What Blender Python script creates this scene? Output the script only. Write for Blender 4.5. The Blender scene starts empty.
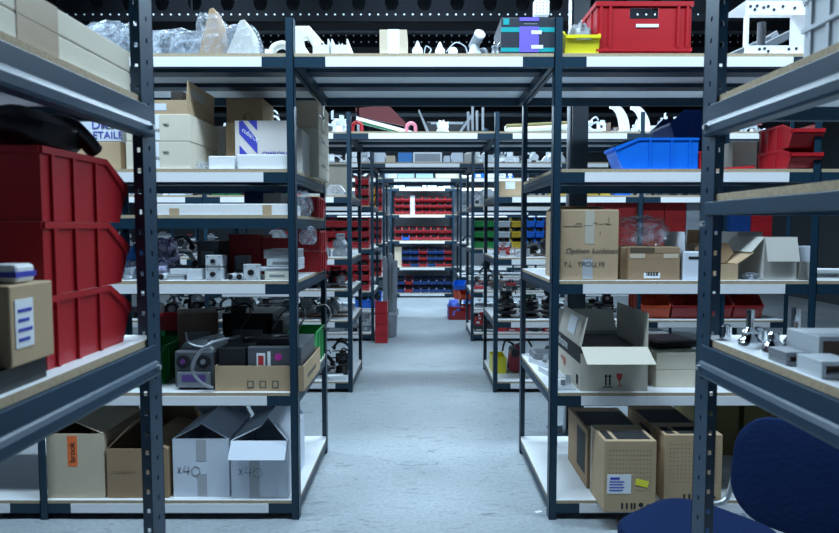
import bpy, math, random
from math import sin, cos, tan, atan, pi, radians as R
from mathutils import Vector, Matrix, Euler
C = bpy.context.scene.collection
SC = bpy.context.scene
rnd = random.Random(7)
F, HC, TH, VX, CY = 620.0, 1.476, atan(38.5/620), 421.5, 266.5
def Xp(px, Y, z=1.2): return (px-VX)/F*(Y*cos(TH)+(HC-z)*sin(TH))
def Zp(py, Y): return HC-Y*tan(atan((py-CY)/F)+TH)

# ---------------------------------------------------------------- materials
MATS = {}
def mat(name, col, rough=.5, metal=0, var=0, scale=8, bump=0, spec=.5, **k):
    if name in MATS: return MATS[name]
    m = bpy.data.materials.new(name); m.use_nodes = True
    nt = m.node_tree; b = nt.nodes['Principled BSDF']
    b.inputs['Base Color'].default_value = (*col, 1)
    b.inputs['Roughness'].default_value = rough
    b.inputs['Metallic'].default_value = metal
    b.inputs['Specular IOR Level'].default_value = spec
    for kk, vv in k.items(): b.inputs[kk.replace('_', ' ')].default_value = vv
    if var or bump:
        tc = nt.nodes.new('ShaderNodeTexCoord')
        n = nt.nodes.new('ShaderNodeTexNoise'); n.inputs['Scale'].default_value = scale; n.inputs['Detail'].default_value = 5
        nt.links.new(tc.outputs['Object'], n.inputs['Vector'])
        if var:
            mx = nt.nodes.new('ShaderNodeMix'); mx.data_type = 'RGBA'
            mx.inputs['A'].default_value = (*[c*(1-var) for c in col], 1)
            mx.inputs['B'].default_value = (*[min(1, c*(1+var)) for c in col], 1)
            nt.links.new(n.outputs['Fac'], mx.inputs['Factor']); nt.links.new(mx.outputs['Result'], b.inputs['Base Color'])
        if bump:
            bp = nt.nodes.new('ShaderNodeBump'); bp.inputs['Strength'].default_value = bump; bp.inputs['Distance'].default_value = .01
            nt.links.new(n.outputs['Fac'], bp.inputs['Height']); nt.links.new(bp.outputs['Normal'], b.inputs['Normal'])
    MATS[name] = m; return m
def film(name, col, fac=.35):
    m = bpy.data.materials.new(name); m.use_nodes = True; nt = m.node_tree
    b = nt.nodes['Principled BSDF']; b.inputs['Base Color'].default_value = (*col, 1); b.inputs['Roughness'].default_value = .16
    b.inputs['Specular IOR Level'].default_value = 1
    t = nt.nodes.new('ShaderNodeBsdfTransparent'); x = nt.nodes.new('ShaderNodeMixShader')
    n = nt.nodes.new('ShaderNodeTexNoise'); n.inputs['Scale'].default_value = 11; n.inputs['Detail'].default_value = 4; n.inputs['Distortion'].default_value = 2.5
    tc = nt.nodes.new('ShaderNodeTexCoord'); nt.links.new(tc.outputs['Object'], n.inputs['Vector'])
    mr = nt.nodes.new('ShaderNodeMapRange'); mr.inputs['From Min'].default_value = .4; mr.inputs['From Max'].default_value = .65
    mr.inputs['To Min'].default_value = fac*.4; mr.inputs['To Max'].default_value = min(1, fac*1.8)
    bp = nt.nodes.new('ShaderNodeBump'); bp.inputs['Strength'].default_value = .9; bp.inputs['Distance'].default_value = .02
    nt.links.new(n.outputs['Fac'], bp.inputs['Height']); nt.links.new(bp.outputs['Normal'], b.inputs['Normal'])
    nt.links.new(n.outputs['Fac'], mr.inputs['Value']); nt.links.new(mr.outputs['Result'], x.inputs['Fac'])
    nt.links.new(t.outputs[0], x.inputs[1]); nt.links.new(b.outputs[0], x.inputs[2])
    nt.links.new(x.outputs[0], nt.nodes['Material Output'].inputs['Surface']); MATS[name] = m; return m
steel = mat('rack_paint', (.006, .03, .056), .42, 0, .15, 14, spec=.45)
steelN = mat('rack_paint_heavy', (.006, .032, .064), .42, 0, .15, 14, spec=.45)
board = mat('white_melamine', (.74, .76, .78), .45, 0, .06, 5)
boardu = mat('board_underside', (.74, .78, .82), .6, 0, .04, 5)
chip = mat('chipboard_edge', (.42, .33, .22), .9, 0, .45, 160)
strip = mat('white_label_strip', (.86, .87, .9), .4, 0, .02, 5)
kraft = mat('kraft_cardboard', (.47, .335, .205), .85, 0, .1, 9, .12)
kraft2 = mat('pale_cardboard', (.6, .5, .37), .85, 0, .08, 9, .1)
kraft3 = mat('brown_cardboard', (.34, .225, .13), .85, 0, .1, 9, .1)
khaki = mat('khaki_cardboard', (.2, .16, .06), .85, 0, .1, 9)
beige = mat('beige_cardboard', (.68, .62, .5), .8, 0, .06, 9, .08)
wcard = mat('white_cardboard', (.66, .71, .8), .75, 0, .05, 9, .06)
gcard = mat('grey_cardboard', (.5, .48, .44), .8, 0, .06, 9, .06)
dcard = mat('dark_inside_cardboard', (.1, .07, .045), .9)
tape = mat('brown_tape', (.4, .3, .2), .35); ctape = mat('clear_tape', (.52, .47, .4), .25)
gtape = mat('grey_tape', (.42, .44, .47), .35)
paper = mat('paper_label', (.8, .83, .87), .7); pen = mat('grey_pen', (.1, .085, .08), .8); ink = mat('black_ink', (.015, .015, .02), .7)
blueink = mat('blue_print', (.04, .05, .42), .6); redink = mat('red_print', (.5, .03, .03), .6)
black = mat('black_plastic', (.012, .013, .016), .38); blackc = mat('black_print', (.02, .022, .025), .75)
red = mat('red_plastic', (.42, .013, .02), .36, 0, .1, 6); red2 = mat('dark_red_plastic', (.3, .012, .014), .4, 0, .1, 6)
orange = mat('orange_red_plastic', (.6, .07, .02), .4); blue = mat('blue_plastic', (.005, .14, .66), .33, 0, .1, 6)
navy = mat('navy_plastic', (.008, .05, .22), .38, 0, .1, 6); green = mat('green_plastic', (.008, .24, .05), .38, 0, .1, 6)
dgreen = mat('dark_green_plastic', (.01, .12, .04), .4); yellow = mat('yellow_plastic', (.78, .68, .02), .38, 0, .05, 6)
gyellow = mat('ochre_plastic', (.6, .4, .02), .4); greyp = mat('grey_plastic', (.3, .33, .37), .42, 0, .08, 6)
lgrey = mat('light_grey_plastic', (.55, .59, .63), .4); whitep = mat('white_plastic', (.82, .83, .84), .35)
cream = mat('cream_plastic', (.66, .65, .56), .4); alu = mat('aluminium', (.62, .64, .67), .32, .75, .08, 20)
chrome = mat('chrome', (.75, .77, .8), .1, 1); iron = mat('dark_iron', (.055, .058, .062), .42, .6, .3, 12)
rust = mat('brown_steel', (.2, .13, .1), .6, .3, .3, 12); dgrey = mat('dark_grey_metal', (.1, .11, .125), .42, .3, .12, 9)
mgrey = mat('mid_grey_metal', (.25, .27, .3), .42, .35, .1, 9); teal = mat('teal_print', (0, .34, .36), .5)
purple = mat('purple_print', (.17, .12, .72), .5); pink = mat('pink_plastic', (.7, .22, .28), .4)
cbody = mat('dark_box_print', (.018, .025, .04), .5); fabric = mat('navy_fabric', (.003, .014, .06), .95, 0, .2, 60, .3, spec=.2)
ceilm = mat('ceiling_dark', (.005, .006, .009), .9, spec=.05); girderm = mat('girder_black', (.003, .004, .006), .8, spec=.08)
ductm = mat('duct_grey', (.05, .06, .072), .6); wallm = mat('wall_pale', (.45, .49, .53), .8, 0, .05, 2); walld = mat('wall_dark', (.03, .036, .045), .85)
colm = mat('column_paint', (.012, .022, .032), .4); yel = mat('yellow_sticker', (.85, .8, .05), .6); orst = mat('orange_sticker', (.9, .18, .04), .6)
clear = film('clear_film', (.55, .62, .72), .26); bubble = film('bubble_wrap', (.55, .62, .72), .36); silver = mat('antistatic_film', (.5, .48, .68), .18, .85, .3, 20, .9)
magenta = mat('magenta_print', (.5, .03, .3), .6)

# ---------------------------------------------------------------- mesh builder
class G:
    def __init__(s): s.v = []; s.f = []; s.m = []; s.T = Matrix()
    def at(s, loc=(0, 0, 0), rot=(0, 0, 0), sc=1): s.T = Matrix.Translation(loc) @ Euler(rot).to_matrix().to_4x4() @ Matrix.Scale(sc, 4); return s
    def add(s, vs, fs, m=0):
        n = len(s.v); s.v += [tuple(s.T @ Vector(v)) for v in vs]
        for i, f in enumerate(fs): s.f.append([n+a for a in f]); s.m.append(m if isinstance(m, int) else m[i])
        return s
    def box(s, x0, y0, z0, x1, y1, z1, m=0):
        # faces order: bottom, top, front, right, back, left
        return s.add([(x0,y0,z0),(x1,y0,z0),(x1,y1,z0),(x0,y1,z0),(x0,y0,z1),(x1,y0,z1),(x1,y1,z1),(x0,y1,z1)],
              [(0,3,2,1),(4,5,6,7),(0,1,5,4),(1,2,6,5),(2,3,7,6),(3,0,4,7)], m)
    def prism(s, poly, ax, a, b, m=0):
        # poly in the two other axes (cyclic order), extruded along ax from a to b
        def pt(p, t): return {'x': (t, p[0], p[1]), 'y': (p[0], t, p[1]), 'z': (p[0], p[1], t)}[ax]
        n = len(poly); ar = sum(poly[i][0]*poly[(i+1) % n][1]-poly[(i+1) % n][0]*poly[i][1] for i in range(n))
        if (ar < 0) != (ax == 'y'): poly = poly[::-1]
        vs = [pt(p, a) for p in poly]+[pt(p, b) for p in poly]
        return s.add(vs, [tuple(range(n))[::-1], tuple(range(n, 2*n))]+[(i, (i+1) % n, n+(i+1) % n, n+i) for i in range(n)], m)
    def cyl(s, p0, p1, r0, r1=None, n=14, m=0, cap=True):
        r1 = r0 if r1 is None else r1
        p0, p1 = Vector(p0), Vector(p1); d = (p1-p0).normalized(); q = d.to_track_quat('Z', 'Y')
        vs = []
        for p, r in ((p0, r0), (p1, r1)):
            for i in range(n):
                a = 2*pi*i/n; vs.append(p+q @ Vector((r*cos(a), r*sin(a), 0)))
        fs = [(i, (i+1) % n, n+(i+1) % n, n+i) for i in range(n)]
        if cap: fs += [tuple(range(n))[::-1], tuple(range(n, 2*n))]
        return s.add(vs, fs, m)
    def lathe(s, prof, n=18, c=(0, 0, 0), m=0):
        vs = []; k = len(prof)
        for r, z in prof:
            for i in range(n): a = 2*pi*i/n; vs.append((c[0]+r*cos(a), c[1]+r*sin(a), c[2]+z))
        fs = [(j*n+i, j*n+(i+1) % n, (j+1)*n+(i+1) % n, (j+1)*n+i) for j in range(k-1) for i in range(n)]
        fs += [tuple(range(n))[::-1], tuple(range((k-1)*n, k*n))]
        return s.add(vs, fs, m)
    def tube(s, pts, r, n=7, m=0, closed=False):
        pts = [Vector(p) for p in pts]; k = len(pts); vs = []
        for i, p in enumerate(pts):
            a = pts[(i-1) % k] if (closed or i) else p; b = pts[(i+1) % k] if (closed or i < k-1) else p
            q = (b-a).normalized().to_track_quat('Z', 'Y')
            # keep a stable frame
            d = (b-a).normalized(); u = d.cross(Vector((0, 0, 1)))
            if u.length < .05: u = d.cross(Vector((0, 1, 0)))
            u.normalize(); w = d.cross(u)
            for j in range(n): t = 2*pi*j/n; vs.append(p+r*(cos(t)*u+sin(t)*w))
        K = k if closed else k-1
        fs = [(i*n+j, ((i+1) % k)*n+j, ((i+1) % k)*n+(j+1) % n, i*n+(j+1) % n) for i in range(K) for j in range(n)]
        if not closed: fs += [tuple(range(n)), tuple(range((k-1)*n, k*n))[::-1]]
        return s.add(vs, fs, m)
    def mesh(s, name, mats, smooth=False):
        me = bpy.data.meshes.new(name); me.from_pydata(s.v, [], s.f)
        for q in (mats if isinstance(mats, (list, tuple)) else [mats]): me.materials.append(q)
        me.polygons.foreach_set('material_index', s.m)
        if smooth:
            me.polygons.foreach_set('use_smooth', [True]*len(s.f)); me.set_sharp_from_angle(angle=R(38))
        me.validate(); me.update(); return me
    def build(s, name, mats, parent=None, bevel=0, smooth=False, loc=None, rz=0):
        o = bpy.data.objects.new(name, s.mesh(name, mats, smooth)); C.objects.link(o)
        if parent: o.parent = parent
        if loc is not None: o.location = loc
        o.rotation_euler.z = rz
        if bevel:
            b = o.modifiers.new('bevel', 'BEVEL'); b.width = bevel; b.segments = 2; b.limit_method = 'ANGLE'; b.angle_limit = R(50)
        return o
def tag(o, label, cat, group=None):
    o['label'] = label; o['category'] = cat
    if group: o['group'] = group
    return o
def thing(name, label, cat, loc, rz=0, group=None):
    o = bpy.data.objects.new(name, None); C.objects.link(o); o.empty_display_size = .05
    o.location = loc; o.rotation_euler.z = rz; return tag(o, label, cat, group)
def struct(o, name=None): o['kind'] = 'structure'; return o
KIDS = {}
def kids(o): return [c for c in C.objects if c.parent == o]
def dup(root, loc, rz=0, label=None, group=None, sc=None, par=None, ch=None):
    key = root.name
    if key not in KIDS: KIDS[key] = kids(root)
    c = root.copy(); C.objects.link(c)
    if par: c.parent = par
    else:
        c.location = loc; c.rotation_euler.z = rz
        if label: c['label'] = label
        if group: c['group'] = group
        if sc: c.scale = sc if isinstance(sc, tuple) else (sc, sc, sc)
    for k in KIDS[key]: dup(k, None, par=c)
    return c
TXT = {}
def text(s, size, m, parent, loc, rot, name='lettering', align='LEFT', shear=0):
    cu = bpy.data.curves.new('t', 'FONT'); cu.body = s; cu.size = size; cu.extrude = .0003; cu.align_x = align; cu.shear = shear
    t = bpy.data.objects.new('t', cu); C.objects.link(t); bpy.context.view_layer.update()
    me = bpy.data.meshes.new_from_object(t.evaluated_get(bpy.context.evaluated_depsgraph_get()))
    bpy.data.objects.remove(t); me.materials.clear(); me.materials.append(m)
    o = bpy.data.objects.new(name, me); C.objects.link(o); o.parent = parent; o.location = loc; o.rotation_euler = rot
    return o
# ---------------------------------------------------------------- faces of a box w,d,h centred on x,y with base z=0
E_ = .0012
def decal(root, dims, face, u0, u1, v0, v1, m, name='tape'):
    w, d, h = dims; g = G()
    if face == 'f': g.box(-w/2+u0*w, -d/2-E_, v0*h, -w/2+u1*w, -d/2, v1*h)
    if face == 'r': g.box(w/2, -d/2+u0*d, v0*h, w/2+E_, -d/2+u1*d, v1*h)
    if face == 'l': g.box(-w/2-E_, -d/2+u0*d, v0*h, -w/2, -d/2+u1*d, v1*h)
    if face == 't': g.box(-w/2+u0*w, -d/2+v0*d, h, -w/2+u1*w, -d/2+v1*d, h+E_)
    return g.build(name, m, root)
def ftext(root, dims, face, u, v, size, s, m=ink, name='lettering', shear=0, tilt=0, off=0):
    w, d, h = dims
    if face == 'f': return text(s, size, m, root, (-w/2+u*w, -d/2-E_*1.6-off, v*h), (pi/2, tilt, 0), name, shear=shear)
    if face == 'r': return text(s, size, m, root, (w/2+E_*1.6+off, -d/2+u*d, v*h), (pi/2, tilt, pi/2), name, shear=shear)
    if face == 'l': return text(s, size, m, root, (-w/2-E_*1.6-off, -d/2+u*d, v*h), (pi/2, tilt, -pi/2), name, shear=shear)
    if face == 't': return text(s, size, m, root, (-w/2+u*w, -d/2+v*d, h+E_*1.6), (0, 0, 0), name)
def strokes(root, dims, lines, m=ink, name='handwriting', r=.0013, face='f'):
    w, d, h = dims; g = G()
    for ln in lines:
        if face == 'f': g.tube([(-w/2+u*w, -d/2-.001, v*h) for u, v in ln], r, 5)
    return g.build(name, m, root)
T_ = .005
def carton(label, x0, x1, Y, z, h, d, m=kraft, openb=False, flaps=(), rz=0, group=None, name='cardboard_box', cat='box', tapes=(), inm=None):
    """x0,x1,Y: front face; flaps: (side, length, angle outward from straight up in degrees)"""
    w = x1-x0
    t = thing(name, label, cat, ((x0+x1)/2, Y+d/2, z), rz, group); dims = (w, d, h)
    g = G()
    if openb:
        g.box(-w/2, -d/2, 0, w/2, d/2, T_)
        g.box(-w/2, -d/2, T_, w/2, -d/2+T_, h); g.box(-w/2, d/2-T_, T_, w/2, d/2, h)
        g.box(-w/2, -d/2+T_, T_, -w/2+T_, d/2-T_, h); g.box(w/2-T_, -d/2+T_, T_, w/2, d/2-T_, h)
        g.build('box_body', m, t)
    else:
        g.box(-w/2, -d/2, 0, w/2, d/2, h).build('box_body', m, t, bevel=.003)
        if not tapes and not flaps: G().box(-w/2+.01, -.0012, h, w/2-.01, .0012, h+.001).build('lid_seam', dcard, t)
    for sd, L, an in flaps:
        a = R(an); g = G(); q = T_*.7
        if sd in 'fb':
            g.box(-w/2+.003, -q/2, 0, w/2-.003, q/2, L); o = g.build('flap', m, t)
            s = -1 if sd == 'f' else 1; o.location = (0, s*(d/2-T_/2), h); o.rotation_euler.x = -s*a
        else:
            g.box(-q/2, -d/2+.003, 0, q/2, d/2-.003, L); o = g.build('flap', m, t)
            s = -1 if sd == 'l' else 1; o.location = (s*(w/2-T_/2), 0, h); o.rotation_euler.y = s*a
    for tp in tapes:
        decal(t, dims, *tp)
    t['_'] = 0; del t['_']
    return t, dims
# ---------------------------------------------------------------- bins
def bin_mesh(w, d, h, m, ribs=True, nose=.5):
    """open-fronted stacking bin, front towards -y, base z=0"""
    g = G(); t = .004
    b0 = -d/2+.1*d; n0 = -d/2; k = -d/2+.28*d
    side = [(b0, 0), (d/2, 0), (d/2, h), (k, h), (n0, nose*h+.01), (n0, nose*h-.01)]
    for s in (-1, 1):
        xa, xb = (s*w/2, s*(w/2-t)); g.prism(side, 'x', min(xa, xb), max(xa, xb))
    g.box(-w/2+t, d/2-t, 0, w/2-t, d/2, h); g.box(-w/2+t, b0, 0, w/2-t, d/2-t, t)
    g.prism([(b0, 0), (n0, nose*h-.01), (n0, nose*h+.01), (n0+t, nose*h+.01), (b0+t, t)], 'x', -w/2+t, w/2-t)
    r = .005
    for s in (-1, 1):
        xa, xb = (s*(w/2+r), s*w/2); xa, xb = min(xa, xb), max(xa, xb)
        g.box(xa, k, h-.012, xb, d/2, h)
        g.prism([(k, h), (k, h-.013), (n0+.004, nose*h-.006), (n0-.004, nose*h+.012)], 'x', xa, xb)
        if ribs:
            for f in (.42, .68, .9): yy = -d/2+f*d; g.box(xa, yy-.004, 0, xb, yy+.004, h-.012)
    g.box(-w/2, d/2, h-.012, w/2, d/2+r, h)
    g.box(-w/2, n0-.01, nose*h-.004, w/2, n0+.006, nose*h+.012)
    return g
BM = {}
def pbin(label, x, y, z, w, d, h, m, rz=0, group=None, ribs=True, nose=.5):
    k = (round(w, 3), round(d, 3), round(h, 3), m.name, ribs, nose)
    if k not in BM: BM[k] = bin_mesh(w, d, h, m, ribs, nose).mesh('storage_bin', m)
    o = bpy.data.objects.new('storage_bin', BM[k]); C.objects.link(o); o.location = (x, y, z); o.rotation_euler.z = rz
    return tag(o, label, 'bin', group)
def crate_mesh(w, d, h):
    g = G(); t = .006
    g.box(-w/2+.01, -d/2+.01, 0, w/2-.01, d/2-.01, t)
    for s in (-1, 1):
        # long side with a hand slot, made of four pieces
        y0, y1 = sorted((s*d/2, s*(d/2-t))); hw = .07; za, zb = h*.68, h*.88
        g.box(-w/2, y0, 0, -hw, y1, h); g.box(hw, y0, 0, w/2, y1, h); g.box(-hw, y0, 0, hw, y1, za); g.box(-hw, y0, zb, hw, y1, h)
        x0, x1 = sorted((s*w/2, s*(w/2-t))); g.box(x0, -d/2+t, 0, x1, d/2-t, h)
        yo = sorted((s*d/2, s*(d/2+.008)))
        for xx in (-w/2+.02, -w*.36, w*.36, w/2-.02): g.box(xx-.006, yo[0], .03, xx+.006, yo[1], h-.02)
        g.box(-w/2-.008, yo[0], h-.022, w/2+.008, yo[1], h); g.box(-w/2-.004, yo[0], .018, w/2+.004, yo[1], .034)
        xo = sorted((s*w/2, s*(w/2+.008)))
        g.box(xo[0], -d/2, h-.022, xo[1], d/2, h)
        for yy in (-d*.3, 0, d*.3): g.box(xo[0], yy-.006, .01, xo[1], yy+.006, h-.022)
    return g
# ---------------------------------------------------------------- soft bags
def blob(w, d, h, seed, amp=.12, n=14, flat=True):
    r = random.Random(seed); ph = [r.uniform(0, 6.3) for _ in range(12)]; g = G(); vs = []; k = n
    fr = [r.uniform(3, 9) for _ in range(6)]
    for j in range(k+1):
        th = pi*j/k
        for i in range(n*2):
            p = 2*pi*i/(n*2)
            s = 1+amp*(sin(fr[0]*p+ph[0]+3*th)+.8*sin(fr[1]*th+ph[1]+2*p)+.6*sin(fr[2]*p+fr[3]*th+ph[2])+r.uniform(-.5, .5))
            x, y, z = sin(th)*cos(p), sin(th)*sin(p), cos(th)
            e = .62; x = math.copysign(abs(x)**e, x); y = math.copysign(abs(y)**e, y); z = math.copysign(abs(z)**.75, z)
            if j in (0, k): s = 1
            z2 = max(0, (z*s+.8)/1.8)*h
            vs.append((x*s*w/2, y*s*d/2, z2))
    fs = [(j*2*n+i, (j+1)*2*n+i, (j+1)*2*n+(i+1) % (2*n), j*2*n+(i+1) % (2*n)) for j in range(k) for i in range(2*n)]
    return g.add(vs, fs)
def bag(label, x, y, z, w, d, h, m, seed, name='plastic_bag', cat='bag', group=None, rz=0, amp=.1):
    o = blob(w, d, h, seed, amp).build(name, m, smooth=True, loc=(x, y, z), rz=rz); return tag(o, label, cat, group)
# ================================================================ the room
LV = [.1, .653, 1.215, 1.765, 2.32]
g = G().box(-8, -4, -.1, 8, 16.2, 0)
fl = g.build('floor', mat('floor_tmp', (.5, .5, .5))); struct(fl)
m = bpy.data.materials.new('painted_concrete'); m.use_nodes = True; nt = m.node_tree; b = nt.nodes['Principled BSDF']
tc = nt.nodes.new('ShaderNodeTexCoord')
def noise(sc, det=6, dist=0, st=(1, 1, 1)):
    mp = nt.nodes.new('ShaderNodeMapping'); mp.inputs['Scale'].default_value = st; nt.links.new(tc.outputs['Object'], mp.inputs['Vector'])
    n = nt.nodes.new('ShaderNodeTexNoise'); n.inputs['Scale'].default_value = sc; n.inputs['Detail'].default_value = det; n.inputs['Distortion'].default_value = dist
    nt.links.new(mp.outputs[0], n.inputs['Vector']); return n
def ramp(src, p0, c0, p1, c1):
    r = nt.nodes.new('ShaderNodeValToRGB'); r.color_ramp.elements[0].position = p0; r.color_ramp.elements[0].color = (*c0, 1)
    r.color_ramp.elements[1].position = p1; r.color_ramp.elements[1].color = (*c1, 1); nt.links.new(src, r.inputs[0]); return r
def mul(a, b_):
    x = nt.nodes.new('ShaderNodeMix'); x.data_type = 'RGBA'; x.blend_type = 'MULTIPLY'; x.inputs['Factor'].default_value = 1
    nt.links.new(a, x.inputs['A']); nt.links.new(b_, x.inputs['B']); return x.outputs['Result']
r1 = ramp(noise(1.1, 5, .4).outputs['Fac'], .3, (.29, .335, .36), .7, (.40, .435, .46))
r2 = ramp(noise(45, 8).outputs['Fac'], .32, (.8, .8, .82), .6, (1, 1, 1))
r3 = ramp(noise(6, 8, 1.5, (1, 3, 1)).outputs['Fac'], .27, (.55, .56, .58), .42, (1, 1, 1))
nt.links.new(mul(mul(r1.outputs[0], r2.outputs[0]), r3.outputs[0]), b.inputs['Base Color']); b.inputs['Roughness'].default_value = .5
bp = nt.nodes.new('ShaderNodeBump'); bp.inputs['Strength'].default_value = .15; bp.inputs['Distance'].default_value = .01
nt.links.new(r2.outputs[0], bp.inputs['Height']); nt.links.new(bp.outputs[0], b.inputs['Normal'])
fl.data.materials[0] = m
struct(G().box(-8, -4, 4.9, 8, 16.2, 5).build('ceiling', ceilm))
struct(G().box(-8.1, -4, 0, -8, 16.2, 5).build('wall_left', walld)); struct(G().box(8, -4, 0, 8.1, 16.2, 5).build('wall_right', walld))
struct(G().box(-8, 16.1, 0, 8, 16.2, 5, 0).build('wall_back', walld)); struct(G().box(-8, -4.1, 0, 8, -4, 5).build('wall_front', walld))
# castellated girders: web with hexagonal openings built from plates
def girder(Y, zc, n0, label, s=.377, x_off=.0):
    t = thing('castellated_girder', label, 'girder', (0, Y, 0))
    g = G(); hw, hh, fw = .085, .085, .045
    for i in range(-n0, n0+1):
        cx = x_off+i*s; L, Rr = cx-s/2, cx+s/2
        # quads around the hexagon
        top, bot = zc+.2, zc-.19
        hexv = [(cx-hw, zc), (cx-fw, zc+hh), (cx+fw, zc+hh), (cx+hw, zc), (cx+fw, zc-hh), (cx-fw, zc-hh)]
        for yy, fl_ in ((Y-.006, 0), (Y+.006, 1)):
            P = [(L, top), (cx-fw, top), (cx+fw, top), (Rr, top), (Rr, zc), (Rr, bot), (cx+fw, bot), (cx-fw, bot), (L, bot), (L, zc)]+hexv
            vs = [(p[0], yy-Y, p[1]) for p in P]
            fs = [(0, 9, 10, 11, 1), (1, 11, 12, 2), (2, 12, 13, 4, 3), (4, 13, 14, 6, 5), (6, 14, 15, 7), (7, 15, 10, 9, 8)]
            g.add(vs, fs)
        for k in range(6):
            a, b_ = hexv[k], hexv[(k+1) % 6]; g.add([(a[0], -.006, a[1]), (b_[0], -.006, b_[1]), (b_[0], .006, b_[1]), (a[0], .006, a[1])], [(0, 1, 2, 3)])
    g.build('web', girderm, t)
    G().box(-(n0+.5)*s, -.08, zc+.2, (n0+.5)*s, .08, zc+.22).build('top_flange', girderm, t)
    hg = G()
    for xx in (-5, -2.6, 2.6, 5): hg.box(xx-.04, -.04, zc+.22, xx+.04, .04, 4.9)
    hg.build('ceiling_hanger', girderm, t)
    G().box(-(n0+.5)*s, -.08, zc-.21, (n0+.5)*s, .08, zc-.19).build('bottom_flange', girderm, t)
    return t
YG, ZG = 7.3, Zp(3, 7.3)
x_o = Xp(424.5, YG, ZG)
girder(YG, ZG, 18, 'black castellated girder crossing the hall above the second rack row', x_off=x_o)
girder(13.0, ZG+.02, 18, 'far castellated girder seen between the bridge shelf and second row', x_off=x_o)
def duct(Y, label):
    t = thing('air_duct', label, 'duct', (0, Y, 0)); G().box(-6.8, 0, ZG-.17, 6.8, .35, ZG+.45).build('duct_body', ductm, t, bevel=.01)
    hg = G()
    for xx in (-5, -2.6, 2.6, 5): hg.box(xx-.02, .15, ZG+.45, xx+.02, .19, 4.9)
    hg.build('ceiling_hanger', girderm, t)
duct(YG+.3, 'pale rectangular air duct behind the nearer hexagon-holed girder'); duct(13.3, 'pale rectangular air duct behind the farther hexagon-holed girder')
def dotrail(Y, z, hgt, label, rows):
    t = thing('cable_tray', label, 'cable tray', (0, Y, z)); sp = .094
    g = G(); g.box(-6.6, 0, 0, 6.6, .006, hgt); g.box(-6.6, 0, 0, 6.6, .3, .006); g.box(-6.6, .294, 0, 6.6, .3, hgt); g.build('tray', girderm, t)
    hg = G()
    for xx in (-5, -2.6, 2.6, 5): hg.box(xx-.01, .285, hgt, xx+.01, .294, 4.9-z)
    hg.build('ceiling_hanger', girderm, t)
    g = G()
    for zz in rows:
        for i in range(-66, 67): g.cyl((i*sp, -.004, zz), (i*sp, .001, zz), .0095, n=8)
    o = g.build('rivet_row', lgrey, t); o['kind'] = 'stuff'
zt = Zp(22, 6.9)
dotrail(6.9, zt, Zp(9, 6.9)-zt-.05, 'black cable tray with a row of pale rivets below the girder', [Zp(14.5, 6.9)-zt])
zt = Zp(47, 7.9)
dotrail(7.9, zt, Zp(31, 7.9)-zt, 'lower black cable tray with two rows of pale rivets', [Zp(42, 7.9)-zt, Zp(35.5, 7.9)-zt])
tag(G().cyl((-6.5, 7.75, Zp(27, 7.75)), (6.5, 7.75, Zp(27, 7.75)), .04).build('ceiling_pipe', mat('pipe_blue', (.05, .08, .12), .3, .3), smooth=True), 'slim dark blue pipe running under the girder', 'pipe')
# small white speaker hanging over the bridge
t = thing('ceiling_speaker', 'small white square speaker panel hanging above the purple and teal box', 'speaker', (Xp(541, 5.2, 3.2), 5.2, Zp(16, 5.2)))
G().box(-.062, -.03, 0, .062, .03, .115).build('housing', whitep, t, bevel=.004)
g = G()
for i in range(4):
    for j in range(4): g.cyl((-.042+i*.028, -.033, .02+j*.025), (-.042+i*.028, -.029, .02+j*.025), .0045, n=8)
g.build('grille', ink, t); G().cyl((0, 0, .115), (0, 0, 4.9-Zp(16, 5.2)), .012).build('drop_rod', dgrey, t)
# lamps
def tube_lamp(x, y, z, power, label, L=1.5, wd=.32):
    t = thing('ceiling_light', label, 'light', (x, y, z), 0, 'strip lights over the cross aisles')
    G().box(-L/2, -wd/2, .0, L/2, wd/2, .06).build('housing', lgrey, t, bevel=.005)
    mm = MATS.get('tube') or mat('tube', (1, 1, 1)); bb = mm.node_tree.nodes['Principled BSDF']
    bb.inputs['Emission Color'].default_value = (.72, .87, 1, 1); bb.inputs['Emission Strength'].default_value = 3
    G().cyl((-L/2+.03, 0, -.02), (L/2-.03, 0, -.02), .016, n=10).build('tube', mm, t)
    ld = bpy.data.lights.new('lamp', 'AREA'); ld.shape = 'RECTANGLE'; ld.size = L; ld.size_y = wd; ld.energy = power; ld.color = (.62, .83, 1)
    lo = bpy.data.objects.new('lamp', ld); C.objects.link(lo); lo.parent = t; lo.location = (0, 0, -.05); return t
pos = [(-2.3, 2.3), (0, 2.25), (2.3, 2.3), (-2.4, 4.75), (0, 4.75), (2.4, 4.75), (-2.4, 6.62), (0, 6.62), (2.4, 6.62), (-1.6, 9.75), (1.2, 9.75), (-1.3, 12.3), (1.2, 12.3)]
POW = {2.3: 62, 2.25: 62, 4.75: 66, 6.62: 72, 9.75: 85, 12.3: 150}
for i, (x, y) in enumerate(pos):
    z = {4.75: 4.1, 6.62: 4.5, 9.75: 4.0, 12.3: 3.9}.get(y, 3.7)
    tube_lamp(x, y, z, POW[y], 'fluorescent strip light with grey housing hanging above the racks')
# dark steel column behind the right bay
cx = Xp(575, 4.35, 1.2)+.02
t = thing('steel_column', 'dark steel column standing just behind the right bay of the first rack', 'column', (cx, 4.4, 0))
g = G(); g.box(-.055, -.06, .012, .055, -.05, 4.9); g.box(-.055, .05, .012, .055, .06, 4.9); g.box(-.005, -.05, .012, .005, .05, 4.9); g.build('shaft', colm, t)
G().box(-.17, -.12, 0, .17, .12, .012).build('base_plate', colm, t)
G().cyl((-.075, -.04, .012), (-.075, -.04, 4.9), .013, n=10).build('conduit', alu, t, smooth=True)

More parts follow.
